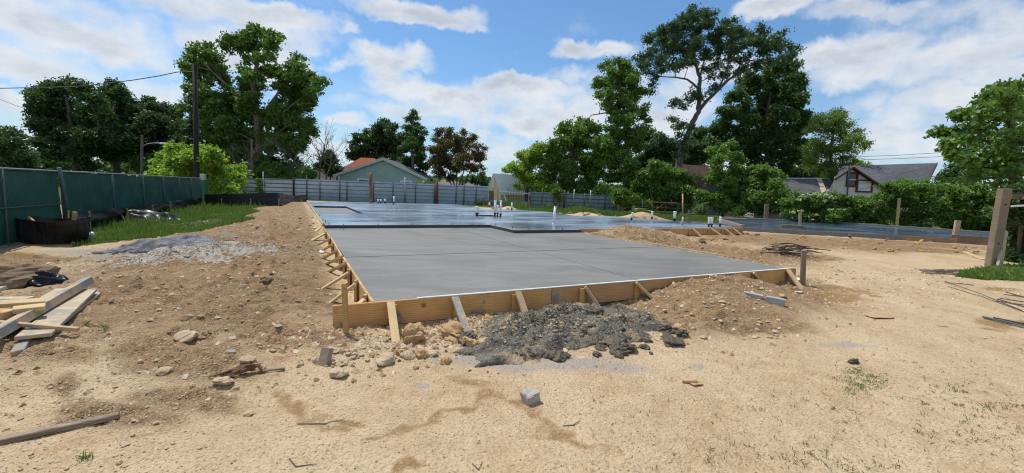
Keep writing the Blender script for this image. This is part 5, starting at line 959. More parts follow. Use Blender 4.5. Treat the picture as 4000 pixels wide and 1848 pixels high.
# bare and dead trees
def bare(name, label, Y, trunk, r0, seed, n=7, depth=4, spread=.75, mat='dry_twig'):
    rs = np.random.RandomState(seed); tp = [atY(p[0], p[1], Y) for p in trunk]; g = tp[0].copy(); g[2] = 0; e = empty(name, g, label, 'tree'); b = MB(); b.tube([g-pz*.2]+tp, [r0*1.1]+[r0*(1-.5*i/len(tp)) for i in range(len(tp))], 7); b.build('trunk', M[mat], e, True)
    b = MB()
    def grow(p, d, l, r, k):
        q = p+d*l; m = (p+q)/2+rs.normal(size=3)*l*.07; b.tube([p, m, q], [r, r*.8, r*.6], 5, False)
        if k <= 0: return
        for i in range(rs.randint(2, 4)):
            dd = d+rs.normal(size=3)*spread*.6+np.array([0, 0, .12]); dd /= np.linalg.norm(dd); grow(p+d*l*rs.uniform(.5, 1), dd, l*rs.uniform(.55, .8), r*.55, k-1)
    for i in range(n):
        d = np.array([rs.normal()*spread, rs.normal()*spread*.5, 1.1]); d /= np.linalg.norm(d); j = rs.randint(max(1, len(tp)-2), len(tp)); grow(tp[j], d, rs.uniform(1.4, 2.6), r0*.5, depth)
    b.build('branches', M[mat], e, True)
bare('bare_tree', 'tall leafless tree with fine upright twigs left of the blue-green house', 55., [(1240, 730), (1248, 690), (1250, 640), (1262, 600)], .12, 61, 6, 4)
bare('bare_tree', 'forked leafless tree with spreading twigs right beside the tall leafless one', 56., [(1272, 730), (1275, 690), (1290, 650)], .11, 62, 6, 4, .9)
bare('dead_brush', 'pale dead branches arching at the right foot of the tallest left tree', 50., [(1165, 730), (1168, 690), (1172, 660)], .09, 63, 9, 3, 1.1, 'bark_pale')
bare('dead_brush', 'brown tangle of dry vines round the slim gray pole', 48.2, [(970, 735), (972, 700), (978, 650)], .09, 64, 9, 3, .8)
# banana plants behind the fence
for lb, px, py, hh, s in (('banana plant with broad torn leaves right of the second house window', 1640, 735, 2.2, 71), ('upright banana plant beside the rust colored fence post', 1697, 735, 2.3, 72), ('low banana plant peeping over the fence below the second house window', 1562, 728, .7, 73)):
    rs = np.random.RandomState(s); Yb = 50.; c = atY(px, py, Yb); g = c*np.array([1, 1, 0]); e = empty('banana_plant', g, lb, 'plant'); b = MB(); b.tube([g, g+pz*(c[2]-.2)], [.14, .09], 8); b.build('stem', M['lf_banana'], e, True)
    b = MB()
    for k in range(7):
        a = rs.uniform(0, 2*PI); d = np.array([math.cos(a), .5*math.sin(a), 0]); n = 8; Ln = hh*rs.uniform(.7, 1.05); sp = rs.uniform(.3, .9); pts = []
        for i in range(n+1):
            t_ = i/n; p = c-pz*.3+d*Ln*t_*sp+pz*Ln*(t_*1.1-.75*t_*t_*sp); wv = .28*math.sin(PI*min(t_*1.02+.03, 1))**.7; sd = np.cross(d, [0, 0, 1]); pts += [p-sd*wv+pz*.06*wv, p-pz*.04, p+sd*wv+pz*.06*wv]
        b.add(pts, [f for i in range(n) for f in ((i*3, i*3+1, i*3+4, i*3+3), (i*3+1, i*3+2, i*3+5, i*3+4))])
    o = b.build('leaves', M['lf_banana'], e, True); a = o.data.attributes.new('tint', 'FLOAT', 'FACE'); a.data.foreach_set('value', rs.rand(len(o.data.polygons)).astype(np.float32))
# far wood closing the horizon
rs = np.random.RandomState(9); n = 60000; ang = rs.uniform(-1.1, 1.1, n); dist = rs.uniform(96, 125, n); x = np.sin(ang)*dist; y = np.cos(ang)*dist
top = 3.4+2.2*fbm(ang*22, ang*0+2., 33, 4); P = np.stack([x, y, rs.rand(n)**.7*top], -1)
tag(obj('far_wood', leaves('far_wood', P, .95, 'lf_deep', rs, None, None, .5, .6)), 'low dark wood far behind the houses', 'wood', kind='stuff')
print('leaves', NL)
# ================================================================ LUMBER PILE
LG = 'boards of the lumber pile at the left'
def plank(lb, a, za, b_, zb, wd, th, mat, roll=0., group=LG, name='board'):
    """a loose board between two sighted ends at heights above the soil"""
    def end(p, z):
        q = hit(*p); 
        for k in range(3): q = atz(p[0], p[1], hz(q[0], q[1])+z)
        return q
    p, q = end(a, za), end(b_, zb); c = (p+q)/2; d = Vector(list(q-p)).normalized(); up = Matrix.Rotation(roll, 3, d)@Vector((0, 0, 1)); mb = MB(); mb.bar(p-c, q-c, wd, th, up, .004)
    return tag(obj(name, mb.mesh(name, M[mat]), c), lb, 'board', group)
plank('long gray plank lying beneath the leaning stack, its tip pointing right', (372, 1138), .02, (150, 1300), .03, .19, .036, 'gray_plank')
plank('wide cement gray plank lying flat in the middle of the lumber pile', (330, 1135), .10, (130, 1315), .05, .24, .036, 'gray_plank')
plank('gray plank running behind the long edge-on timber', (255, 1130), .06, (20, 1270), .08, .19, .036, 'gray_plank')
plank('longest squared timber slanting over the pile from the lower left', (345, 1096), .18, (-60, 1330), .14, .10, .09, 'splash_wood', .25)
plank('short gray board at the back of the pile near the clay lump', (-60, 1172), .16, (118, 1168), .14, .14, .036, 'gray_plank')
plank('pale board on the pile, pointing right over the slanted timber', (-60, 1192), .24, (176, 1177), .22, .09, .045, 'pine_pale', .3)
plank('short pale block of wood on the pile under the pointing board', (50, 1212), .20, (178, 1198), .20, .12, .05, 'pine_pale', .1)
plank('stubby bright squared block at the left edge of the pile', (-60, 1226), .17, (38, 1232), .17, .13, .09, 'pine')
plank('thin pale lath lying across the front of the pile', (-60, 1256), .17, (306, 1287), .06, .035, .04, 'splash_wood', .1)
plank('short pale stick under the lath, its cut end toward the camera', (118, 1290), .04, (70, 1380), .02, .085, .05, 'splash_wood', .1)
plank('low squared timber at the left edge beneath the lath', (78, 1250), .06, (-80, 1340), .04, .10, .06, 'splash_wood', .2)
plank('dark board end poking out at the upper left of the pile', (-70, 1140), .22, (14, 1128), .26, .08, .04, 'gray_plank', .3)
plank('small brown board lying flat under the wide gray plank', (150, 1292), .012, (205, 1298), .012, .10, .03, 'pine', 0)
plank('long gray weathered batten lying alone in the lower left corner', (-60, 1736), .012, (465, 1622), .02, .05, .036, 'old_wood', 0, None, 'batten')
plank('pale board lying on the dirt at the left foot of the massive gate post', (3770, 985), .02, (3845, 1015), .02, .14, .04, 'pine_pale', 0, None)
# ================================================================ ROCKS
import bmesh
def rockmesh(name, mat, seed, sub=3, rough=.28, flat_=.7, boxy=0.):
    rs = np.random.RandomState(seed); bm = bmesh.new(); bmesh.ops.create_icosphere(bm, subdivisions=sub, radius=1.)
    pl = [(lambda d: d/np.linalg.norm(d))(rs.normal(size=3)) for k in range(9)]; ds = rs.uniform(.62, .95, 9)
    p = np.array([v.co[:] for v in bm.verts])
    for n_, d in zip(pl, ds): p = p-np.maximum(p@n_-d, 0)[:, None]*n_*.85
    s = 1+rough*(fbm(p[:, 0]*1.9+seed, p[:, 1]*1.9+p[:, 2]*2.7, seed, 4)-.5)*1.6; p = p*s[:, None]*np.array([1, 1, flat_])
    for v, k in zip(bm.verts, p): v.co = k
    me = bpy.data.meshes.new(name); bm.to_mesh(me); bm.free(); me.materials.append(mat); return me
RK = [rockmesh('rock', M['rock'], s, 3, .35, f) for s, f in ((1, .7), (2, .55), (3, .8), (4, .6), (5, .7), (6, .45))]
CK = [rockmesh('clod', M['clod'], s, 4, .7, .8) for s in (21, 22, 23)]
MK = [rockmesh('mud_clod', M['mud'], s, 4, .85, .7) for s in (31, 32, 33, 34)]
def stone(px, py, rpx, label, kinds=RK, name='rock', cat='rock', group=None, sq=None, seed=None, sink=.25):
    q = hit(px, py); dist = np.linalg.norm(q-CAM); r = rpx*dist/F; o = obj(name, kinds[int(RS.randint(len(kinds)))], (q[0], q[1], q[2]+r*(.55-sink)), (rnd(-.25, .25), rnd(-.25, .25), rnd(0, 6.28)), None, (r*rnd(.9, 1.2), r*rnd(.8, 1.1), r*rnd(.75, 1.05)) if sq is None else tuple(r*k for k in sq))
    return tag(o, label, cat, group)
def chunk_obj(name, label, cat, px, py, dims, mat, rot, seed=3, sink=.02, noise_=.05):
    """a broken block: a subdivided box with chipped corners"""
    rs = np.random.RandomState(seed); bm = bmesh.new(); bmesh.ops.create_cube(bm, size=1.); bmesh.ops.bevel(bm, geom=bm.edges[:], offset=.06, segments=2, affect='EDGES'); bmesh.ops.subdivide_edges(bm, edges=bm.edges[:], cuts=3, use_grid_fill=True)
    for v in bm.verts:
        p = np.array(v.co); s = (fbm(np.array([p[0]*3+seed]), np.array([p[1]*3+p[2]*4]), seed, 3)[0]-.5)*noise_*2; p = p*(1+s); v.co = Vector([float(p[i]*dims[i]) for i in range(3)])
    me = bpy.data.meshes.new(name); bm.to_mesh(me); bm.free(); me.materials.append(M[mat]); q = hit(px, py)
    return tag(obj(name, me, (q[0], q[1], q[2]+dims[2]/2-sink), rot), label, cat)
chunk_obj('concrete_chunk', 'pale broken concrete lump alone on the sand in the foreground', 'concrete chunk', 2070, 1568, (.125, .11, .11), 'chunk', (.10, -.12, .65), 3, .025, .26)
chunk_obj('paver_block', 'brown paver block standing on end among stones left of the form corner', 'block', 1272, 1420, (.085, .07, .175), 'paver', (-.35, .05, -.15), 4, .03, .03)
chunk_obj('concrete_block', 'gray solid concrete block lying on the dirt right of the front form', 'block', 3027, 1185, (.26, .11, .10), 'block', (0, .05, -.55), 5, .01, .02)
chunk_obj('concrete_block', 'flat half-buried gray block fragment left of the whole gray block', 'block', 2942, 1158, (.26, .10, .07), 'block', (.05, .1, -.5), 6, .02, .06)
stone(1710, 1090, 1, 'x') if False else None
for px, py, r, lb in ((870, 1498, 26, 'squat gray-brown rock below the torn root'), (1510, 1415, 36, 'largest pale flat rock before the leftmost front brace'), (1320, 1465, 32, 'flat yellow rock on the sand below the paver block'),
    (1300, 1372, 18, 'pale rock resting on top of the paver block'), (730, 1330, 32, 'wide flat pale rock alone on the brown dirt at the left'), (965, 1412, 22, 'pale rock half buried right of the white grid tile'), (645, 1455, 18, 'dark pitted rock on the brown dirt left of the root'),
    (1590, 1397, 24, 'rounded tan rock beside the clay clods right of the leftmost brace'), (1690, 1390, 22, 'small tan rock between the clay clods and the dark mud'), (2185, 1408, 16, 'small dark rock on the sand before the mud heap'), (968, 1622, 14, 'small whitish stone on the sand at the lower left'),
    (3345, 1443, 10, 'small white stone on the sand in the right foreground'), (1623, 1438, 12, 'small brown stone below the clay clods')):
    stone(px, py, r, lb, [rockmesh('rock', M['rock'], int(px), 4, .45, .62)])
for px, py, r, lb, sq in ((1612, 1335, 42, 'big crumbly orange clay clod right of the leftmost brace', (1., .8, 1.25)), (1615, 1300, 34, 'orange clay clod stacked on the big one against the board', (1., .9, 1.)), (1770, 1315, 48, 'broad orange clay clod at the left margin of the mud heap', (1.3, .9, .8)), (1840, 1352, 34, 'pale clay clod leaning on the mud heap', (1.2, .8, .8)), (1650, 1392, 26, 'small orange clay clod below the big one', None), (1740, 1420, 24, 'tan clay clod on the sand before the mud heap', None), (1565, 1385, 20, 'little clay clod at the foot of the leftmost brace', None),
    (40, 1118, 62, 'large brown clay lump behind the lumber pile at the left edge', (1.3, .7, .8)), (1040, 1108, 22, 'dark crumbly clod on the left dirt bank', None), (2655, 1290, 26, 'orange topped clod right of the mud heap', None)):
    stone(px, py, r, lb, [rockmesh('clod', M['clay_dark' if px in (40, 1040) else 'clod'], int(px)+7, 4, .75 if px != 40 else .45, .8)], 'clay_clod', 'clod', None, sq)
for px, py, r, lb in ((2660, 1312, 24, 'dark mud clod under the orange topped clod'), (2628, 1345, 34, 'black shiny mud lump at the right foot of the mud heap'), (2190, 1407, 18, 'black mud lump alone on the sand before the mud heap'), (2335, 1250, 46, 'large rounded mud clod high on the mud heap'), (2500, 1165, 32, 'dark mud clod by the fifth brace of the front form'), (3335, 1418, 14, 'small dark clod on the sand in the right foreground'), (2420, 1310, 40, 'mud clod over the dark hollow of the heap'), (2110, 1290, 34, 'mud clod in the middle of the heap'), (1985, 1330, 32, 'mud clod low on the left of the heap')):
    stone(px, py, r, lb, [rockmesh('mud_clod', M['mud'], int(px)+3, 4, .9, .75)], 'mud_clod', 'clod')
# dark mud heap thrown out before the front form
def heap(name, label, px, py, ax, ay, h, mat, seed, rough=.10, n=150, kind=None, base=None, yaw=AZ, step=0.):
    q = hit(px, py); a = np.linspace(-1.15, 1.15, n); A, B = np.meshgrid(a, a); r = np.sqrt(A*A+B*B); r = r+(fbm(A*1.6+5, B*1.6+seed, seed, 4)-.5)*1.05
    ca, sa = math.cos(-yaw), math.sin(-yaw); lx, ly = A*ax, B*ay; x = lx*ca-ly*sa; y = lx*sa+ly*ca
    bm_ = np.clip(1-r*r, 0, 1); z = h*bm_**.8 + rough*bm_**.5*((1-np.abs(2*fbm(x*2.6+seed, y*2.6, seed+3, 2)-1))-.5)*1.5 + rough*1.3*bm_**.45*(np.maximum(fbm(x*4.6, y*4.6, seed+9, 3)-.45, 0)*2.6-.16) + rough*.6*bm_**.4*np.maximum(vn(x*11, y*11, seed+19)-.55, 0) + rough*.22*bm_**.35*(fbm(x*26, y*26, seed+5, 2)-.5)
    zz = hmacro(x+q[0], y+q[1])-q[2]+np.where(bm_ > 0, z, -.12)-.01
    V_ = np.stack([x, y, zz], -1).reshape(-1, 3); I_ = np.arange(n*n).reshape(n, n); ok = (bm_ > 0); ok = ok[:-1, :-1] | ok[1:, 1:] | ok[1:, :-1] | ok[:-1, 1:]
    F_ = np.stack([I_[:-1, :-1], I_[:-1, 1:], I_[1:, 1:], I_[1:, :-1]], -1)[ok]; return tag(obj(name, nmesh(name, V_, F_, M[mat], True), q), label, 'heap')
def heapmat(name, a, b, c, k):
    t = NT(name); p = t.pos(); n = t.noise(p, 4.5, 8, .65); f = t.noise(p, 30, 5); v = t.voro(p, 34); vc = t.n('ShaderNodeSeparateColor', ins={0: t.voro(p, 34, 'Color')}).outputs[0]; big = t.noise(p, 1.9, 5, .6)
    col = t.mix(t.ramp(n, .3, .7), a, b); col = t.mix(t.mth('MULTIPLY', t.ramp(v, .30, .2), t.ramp(vc, .62, .66)), col, c); col = t.mix(t.ramp(big, .54, .66, 0, k), col, c)
    h = t.mth('ADD', t.mth('MULTIPLY', n, 1.5), t.mth('SUBTRACT', f, t.mth('MULTIPLY', v, .8))); return t.set(col, t.ramp(n, .3, .7, .85, .6), t.bump(h, .7, .018), 0, .3)
M['mudheap'] = heapmat('dark_mud', (.055, .050, .038), (.165, .150, .118), (.37, .265, .155), .9); M['gravel'] = heapmat('pale_gravel', (.24, .21, .17), (.38, .33, .27), (.50, .44, .35), .3)
hp = heap('mud_heap', 'dark wet mud and concrete spoil heaped against the middle of the front form', 2215, 1288, 1.60, .66, .06, 'mudheap', 41, .11)
heap('gravel_heap', 'low pale gravel heap with gray cement crust beside the grass at the left', 800, 983, 1.7, .95, .10, 'gravel', 42, .07, yaw=.15)
heap('cement_crust', 'dark gray crust of dried cement on the back of the gravel heap', 690, 957, 1.5, .35, .10, 'mudheap' if False else 'crust' if 'crust' in M else 'gray_form', 43, .04, 90, yaw=.15) if False else None
M['crust'] = heapmat('dried_cement', (.10, .105, .11), (.20, .205, .21), (.26, .265, .27), .3)
heap('cement_crust', 'dark gray crust of dried cement along the back of the gravel heap', 650, 962, 1.5, .36, .13, 'crust', 43, .07, 90, yaw=.1)
# loose stones large enough to see: individuals in a few families
FAM = [('clods on the small far heaps', 'tan clod on one of the small dirt heaps behind the blue slab', 'clod', CK, 30, lambda: ((2270, 2505, 1985, 3500)[RS.randint(4)]+RS.normal()*38, 0), (5, 9)),
       ('stones strewn by the left front corner', 'tan stone among the loose stones at the left front corner of the form', 'stone', RK, 46, lambda: (RS.normal(1400, 150), RS.uniform(1345, 1440)), (6, 15)),
       ('stones strewn over the left dirt', 'tan stone strewn over the brown dirt left of the slab', 'stone', RK, 50, lambda: (RS.uniform(500, 1250), RS.uniform(1050, 1560)), (4, 10)),
       ('stones on the bank before the right half of the form', 'tan stone on the dirt bank before the right half of the front form', 'stone', RK, 46, lambda: (RS.normal(2800, 150), RS.uniform(1120, 1330)), (5, 12)),
       ('stones in the left foreground', 'tan stone in the rough ground of the left foreground', 'stone', RK, 36, lambda: (RS.uniform(40, 900), RS.uniform(1450, 1840)), (4, 9)),
       ('mud lumps on the heap', 'dark mud lump on the spoil heap before the front form', 'clod', MK, 90, lambda: (RS.normal(2230, 220), RS.uniform(1225, 1400)), (9, 40)),
       ('clods on the bank left of the blue slab', 'brown clod on the dirt bank left of the blue slab', 'clod', CK, 40, lambda: (RS.uniform(960, 1230), RS.uniform(840, 1040)), (4, 9)),
       ('clods along the side slab', 'brown clod in the dirt strip before the dark blue side slab', 'clod', CK, 60, lambda: (RS.uniform(2950, 3830), RS.uniform(925, 990)), (3, 9)),
       ('clods on the mound right of the slab', 'brown clod on the dirt mound right of the gray slab', 'clod', CK, 60, lambda: (RS.uniform(2330, 2960), RS.uniform(880, 990)), (4, 12))]
for grp, lb, cat, kn, n, pos_, rr in FAM:
    for k in range(n):
        px, py = pos_(); py = py or {0: 838, 1: 852, 2: 818, 3: 890}[int(np.abs(np.array([2270, 2505, 1985, 3500])-px).argmin())]+RS.normal()*3; q = hit(px, py); u, v = touv(q[0], q[1])
        if -.05 < u < 8.3 and -.1 < v < 9.3: continue
        if inpoly(np.array([u]), np.array([v]), HOUSE)[0]: continue
        stone(px, py, RS.uniform(*rr)*(.75 if RS.rand() < .6 else 1.), lb, kn, cat if cat == 'stone' else 'clod', cat, grp, sink=.3)
# gravel and crumbs nobody could count
def scatter(name, label, n, fpos, rmin, rmax, mat, seed, pw=2.2, cat='gravel'):
    rs = np.random.RandomState(seed); x, y, dens = fpos(rs, n); u, v = touv(x, y); k = ~(((u > -.06) & (u < 8.3) & (v > -.06) & (v < 9.4)) | inpoly(u, v, HOUSE) | inpoly(x, y, SIDE)) & (rs.rand(len(x)) < dens); x = x[k]; y = y[k]; n = len(x); z = hfull(x, y)
    r = rmin+(rmax-rmin)*rs.rand(n)**pw; base = np.array([(1, 0, 0), (.3, .95, 0), (-.8, .6, 0), (-.85, -.5, 0), (.25, -.95, 0), (.1, .05, .8), (.45, .35, .62), (-.4, -.2, .66)], float)
    FT = np.array([(0, 1, 6), (1, 2, 6), (2, 3, 7), (3, 4, 7), (4, 0, 7), (0, 6, 7), (6, 2, 5), (2, 7, 5), (7, 6, 5)])
    a = rs.rand(n)*6.283; ca, sa = np.cos(a), np.sin(a); B = np.repeat(base[None], n, 0)*(1+.5*(rs.rand(n, 8, 3)-.5)); B[..., 2] *= (.55+.6*rs.rand(n))[:, None]
    bx = B[..., 0]*ca[:, None]-B[..., 1]*sa[:, None]; by = B[..., 0]*sa[:, None]+B[..., 1]*ca[:, None]
    V_ = np.stack([x[:, None]+bx*r[:, None], y[:, None]+by*r[:, None], z[:, None]+(B[..., 2]-.18)*r[:, None]], -1).reshape(-1, 3)
    F_ = (FT[None]+(np.arange(n)*8)[:, None, None]).reshape(-1, 3); me = nmesh(name, V_, F_, mat); at_ = me.attributes.new('tint', 'FLOAT', 'FACE'); at_.data.foreach_set('value', np.repeat(rs.rand(n), 9).astype(np.float32))
    return tag(obj(name, me), label, cat, kind='stuff')
def gravelmat(name, a, b, c):
    t = NT(name); s = t.attr('tint').outputs['Fac']; col = t.mix(t.ramp(s, 0, .55), a, b); col = t.mix(t.ramp(s, .6, .8), col, c); return t.set(col, .92, None, 0, .15)
M['grit'] = gravelmat('loose_grit', (.22, .14, .072), (.47, .335, .195), (.60, .48, .33)); M['mudgrit'] = gravelmat('mud_grit', (.06, .055, .042), (.17, .152, .12), (.44, .33, .20)); M['greygrit'] = gravelmat('gray_grit', (.22, .185, .14), (.40, .34, .265), (.60, .52, .41))
def pos_near(rs, n):
    d = 1.75*(13/1.75)**rs.rand(n); s = rs.uniform(-1.28, 1.28, n); x = d*s; y = d; zz = np.clip(patch(x, y, DIRT)*1.1+.22+.5*np.maximum(fbm(x*1.3, y*1.3, 77, 3)-.45, 0)*2, 0, 1); return x, y, zz
scatter('gravel', 'fine tan gravel and crumbs scattered over the sandy yard', 170000, pos_near, .003, .012, M['grit'], 3, 3.)
def pos_bank(rs, n):
    u = -rs.rand(n)**.8*5.; v = rs.uniform(-1.5, 20, n); p = OR+UA*u[:, None]+VA*v[:, None]; return p[:, 0], p[:, 1], np.full(n, .8)*(1-.5*(-u/5.))
scatter('gravel', 'coarse brown crumbs and stones covering the dirt bank left of the slabs', 13000, pos_bank, .010, .048, M['grit'], 4, 3.6)
def pos_right(rs, n):
    u = rs.uniform(2.6, 14, n); v = rs.uniform(-2.6, 7.4, n); p = OR+UA*u[:, None]+VA*v[:, None]; return p[:, 0], p[:, 1], np.clip(np.where(v < 0, 1.+v/2.8, 1.1-(u-8.2)/6*(v < 5.5)), 0, 1)
scatter('gravel', 'coarse tan stones over the dirt banks at the front and right of the slab', 16000, pos_right, .010, .045, M['grit'], 5, 3.)
def pos_corner(rs, n):
    u = rs.normal(1.2, 1.1, n); v = -np.abs(rs.normal(.35, .45, n))-.05; p = OR+UA*u[:, None]+VA*v[:, None]; return p[:, 0], p[:, 1], np.full(n, 1.)
scatter('gravel', 'broken limestone rubble at the foot of the front form near its left corner', 2600, pos_corner, .012, .055, M['grit'], 6, 2.2)
# mud crumbs sit on the heap itself
from mathutils.bvhtree import BVHTree
dg = None
def on_mesh(o, x, y):
    vs = [tuple(v.co) for v in o.data.vertices]; ps = [tuple(p.vertices) for p in o.data.polygons]; bt = BVHTree.FromPolygons(vs, ps); r = []
    for a, c in zip(x, y):
        h_ = bt.ray_cast(Vector((float(a)-o.location.x, float(c)-o.location.y, 3)), Vector((0, 0, -1))); r.append(h_[0].z+o.location.z if h_[0] is not None else -9)
    return np.array(r)
_keep = hfull
def heap_scatter(o, label, n, ax, ay, mat, seed, rmin, rmax):
    global hfull
    rs = np.random.RandomState(seed); lx = rs.normal(0, .5, n)*ax; ly = rs.normal(0, .5, n)*ay; ca, sa = math.cos(-AZ), math.sin(-AZ); x = o.location.x+lx*ca-ly*sa; y = o.location.y+lx*sa+ly*ca; z = on_mesh(o, x, y); z = np.maximum(z, _keep(x, y))
    hfull = lambda a, b: np.interp(a*1e3+b*7e5, K_, Z_) ; kk = x*1e3+y*7e5; od = np.argsort(kk); K_ = kk[od]; Z_ = z[od]
    scatter('gravel', label, n, lambda r_, m: (x, y, np.ones(n)), rmin, rmax, mat, seed+1, 2.5); hfull = _keep
heap_scatter(hp, 'dark crumbs and wet stones over the mud heap', 4200, 1.6, .62, M['mudgrit'], 8, .006, .028)
gh = [o for o in C.objects if o.name == 'gravel_heap'][0]; heap_scatter(gh, 'pale pebbles covering the gravel heap at the left', 5000, 1.6, 1.0, M['greygrit'], 9, .010, .032)
# ================================================================ LITTER
def rod(pts, r=.007): return MB().tube(pts, r, 5)
RG = 'rusty rods of the tangled rebar pile'
q = hit(3080, 1000)
for k in range(26):
    rs = np.random.RandomState(100+k); a = rs.normal(.18, .30)-.35; Ln = rs.uniform(.7, 1.25); c = q+np.array([rs.normal(0, .22), rs.normal(0, .18), .04+.014*k]); d = np.array([math.cos(a), math.sin(a), 0]); pts = []
    for i in range(7):
        s = i/6-.5; bow = (abs(s)**2.)*rs.uniform(-.5, .5); p = c+d*Ln*s+np.array([-d[1], d[0], 0])*bow*1.2; p[2] = max(hz(p[0], p[1])+.012, c[2]-abs(s)*.35*(.1+.012*k)+rs.uniform(-.01, .02)); pts.append(p-c)
    tag(obj('rebar_rod', rod(pts, .012).mesh('rebar_rod', M['rebar'], True), c), 'bent rusty rod in the tangled rebar pile right of the slab', 'rebar', RG)
def litter_rod(lb, a, b_, r=.008, mat='rebar', grp=None):
    p, q = hit(*a, .012), hit(*b_, .012); m = (p+q)/2; m[2] = hz(m[0], m[1])+.02; tag(obj('rebar_rod', MB().tube([p-m, np.zeros(3), q-m], r, 6).mesh('rebar_rod', M[mat], True), m), lb, 'rebar', grp)
for i, (a, b_) in enumerate((((3930, 1142), (4080, 1185)), ((3922, 1150), (4080, 1172)), ((3895, 1168), (4080, 1222)), ((3892, 1176), (4080, 1206)), ((3905, 1165), (4080, 1195)))):
    litter_rod('dark rebar rod in the upper bundle cut off by the right edge', a, b_, .009, 'rebar', 'rods of the upper rebar bundle at the right edge')
for i, (a, b_) in enumerate((((3838, 1236), (4080, 1290)), ((3842, 1240), (4080, 1302)), ((3850, 1243), (4080, 1282)), ((3880, 1240), (4080, 1276)))):
    litter_rod('dark rebar rod in the lower bundle on the wet patch at the right edge', a, b_, .010, 'dark_steel' if i < 2 else 'rebar', 'rods of the lower rebar bundle at the right edge')
litter_rod('long thin rod lying slanted across the sand at the right, the upper of two', (3690, 1098), (3990, 1212), .006); litter_rod('long thin rod lying slanted across the sand at the right, the lower of two', (3705, 1120), (4000, 1218), .006); litter_rod('short gray rod lying level on the sand before the green corner', (3690, 1104), (3805, 1114), .007, 'dark_steel')
def crumb(name, label, cat, px, py, wx, wy, h, mat, seed, yaw=0.):
    rs = np.random.RandomState(seed); n = 9; q = hit(px, py); A, B = np.meshgrid(np.linspace(-1, 1, n), np.linspace(-1, 1, n)); r = np.maximum(np.abs(A), np.abs(B)); x = A*wx+rs.normal(size=A.shape)*wx*.05; y = B*wy+rs.normal(size=A.shape)*wy*.05; z = h*(fbm(A*1.3+seed, B*1.3, seed, 3)*1.6-.3)*(1-.5*r)+.012
    ca, sa = math.cos(yaw), math.sin(yaw); P = np.stack([x*ca-y*sa, x*sa+y*ca, z], -1).reshape(-1, 3); I_ = np.arange(n*n).reshape(n, n); F_ = np.stack([I_[:-1, :-1], I_[:-1, 1:], I_[1:, 1:], I_[1:, :-1]], -1).reshape(-1, 4)
    o = obj(name, nmesh(name, P, F_, M[mat], True), q); s = o.modifiers.new('thick', 'SOLIDIFY'); s.thickness = .006; return tag(o, label, cat)
crumb('cardboard_scrap', 'torn brown cardboard scrap with a rolled edge on the sand in the right foreground', 'cardboard', 2718, 1503, .055, .035, .02, 'cardboard', 3, .3)
q = hit(2690, 1490, .02); b = MB(); d = np.array([.95, -.22, .05]); b.tube([q-d*.055, q+d*.075], .016, 8); tag(obj('cardboard_roll', b.mesh('cardboard_roll', M['cardboard'], True)), 'rolled brown cardboard strip lying against the torn scrap', 'cardboard')
crumb('cardboard_scrap', 'flat tan cardboard piece on the pale sand far right of the slab', 'cardboard', 3432, 1240, .16, .09, .03, 'cardboard', 5, .1)
crumb('paper_scrap', 'white crumpled paper caught among the braces of the left form', 'paper', 1258, 990, .06, .05, .09, 'paper', 7)
crumb('paper_scrap', 'white crumpled plastic at the foot of the rightmost front brace', 'paper', 3118, 1098, .10, .06, .09, 'paper', 8)
crumb('paper_scrap', 'small white scrap on the soil just below the rightmost brace', 'paper', 3120, 1136, .08, .03, .02, 'paper', 9)
crumb('paper_scrap', 'whitish scrap lying near the dark litter by the green corner', 'paper', 3738, 1070, .12, .06, .03, 'paper', 10)
q = hit(905, 1371, .012); b = MB(); b.box((0, 0, 0), (.058, .05, .006), None, .001); e = empty('mosaic_tile', q, 'small white grid-patterned tile scrap on the brown dirt', 'tile'); e.rotation_euler = (.1, .05, .3); obj('tile', b.mesh('tile', M['paper']), parent=e); b = MB()
for i in range(-2, 3): b.box((i*.013, 0, .0035), (.0018, .05, .002)); b.box((0, i*.011, .0036), (.058, .0018, .002))
obj('grid_lines', b.mesh('grid_lines', M['dark_steel']), parent=e)
M['root'] = mottled('root_fiber', (.10, .055, .03), (.27, .16, .09), 30, .9, .4)
# torn root and its stick
q = hit(960, 1455, .01); e = empty('torn_root', q, 'torn fibrous brown root lying on the dirt in the left foreground', 'root'); b = MB(); rs = np.random.RandomState(4); a0, a1 = hit(880, 1470, .02), hit(990, 1432, .05)
for k in range(16):
    o_ = rs.normal(size=3)*np.array([.02, .03, .014]); m = (a0+a1)/2+o_*1.3+pz*.02; b.tube([a0+rs.normal(size=3)*np.array([.05, .03, .004]), m, a1+o_*.7], [.004, .011, .008], 5)
b.tube([a1, a1+np.array([.05, 0, .01]), hit(1022, 1450, .02)], [.02, .016, .012], 6); b.build('fibers', M['root'], e, True); b = MB(); b.tube([hit(1008, 1454, .012), hit(1060, 1444, .02), hit(1112, 1440, .014)], [.011, .010, .012], 7); b.build('stick', M['old_wood'], e, True)
q = hit(1150, 1370, .01); M['pink'] = mottled('pink_string', (.62, .16, .18), (.72, .25, .26), 9, .7, .1); b = MB(); b.tube([hit(*p, .006) for p in ((1180, 1312), (1168, 1340), (1152, 1360), (1125, 1385), (1095, 1402), (1070, 1402), (1072, 1390), (1090, 1396), (1130, 1392), (1175, 1385))], .0022, 4, False); tag(obj('pink_string', b.mesh('pink_string', M['pink'])), 'loose pink marking string curled on the dirt left of the form corner', 'string')
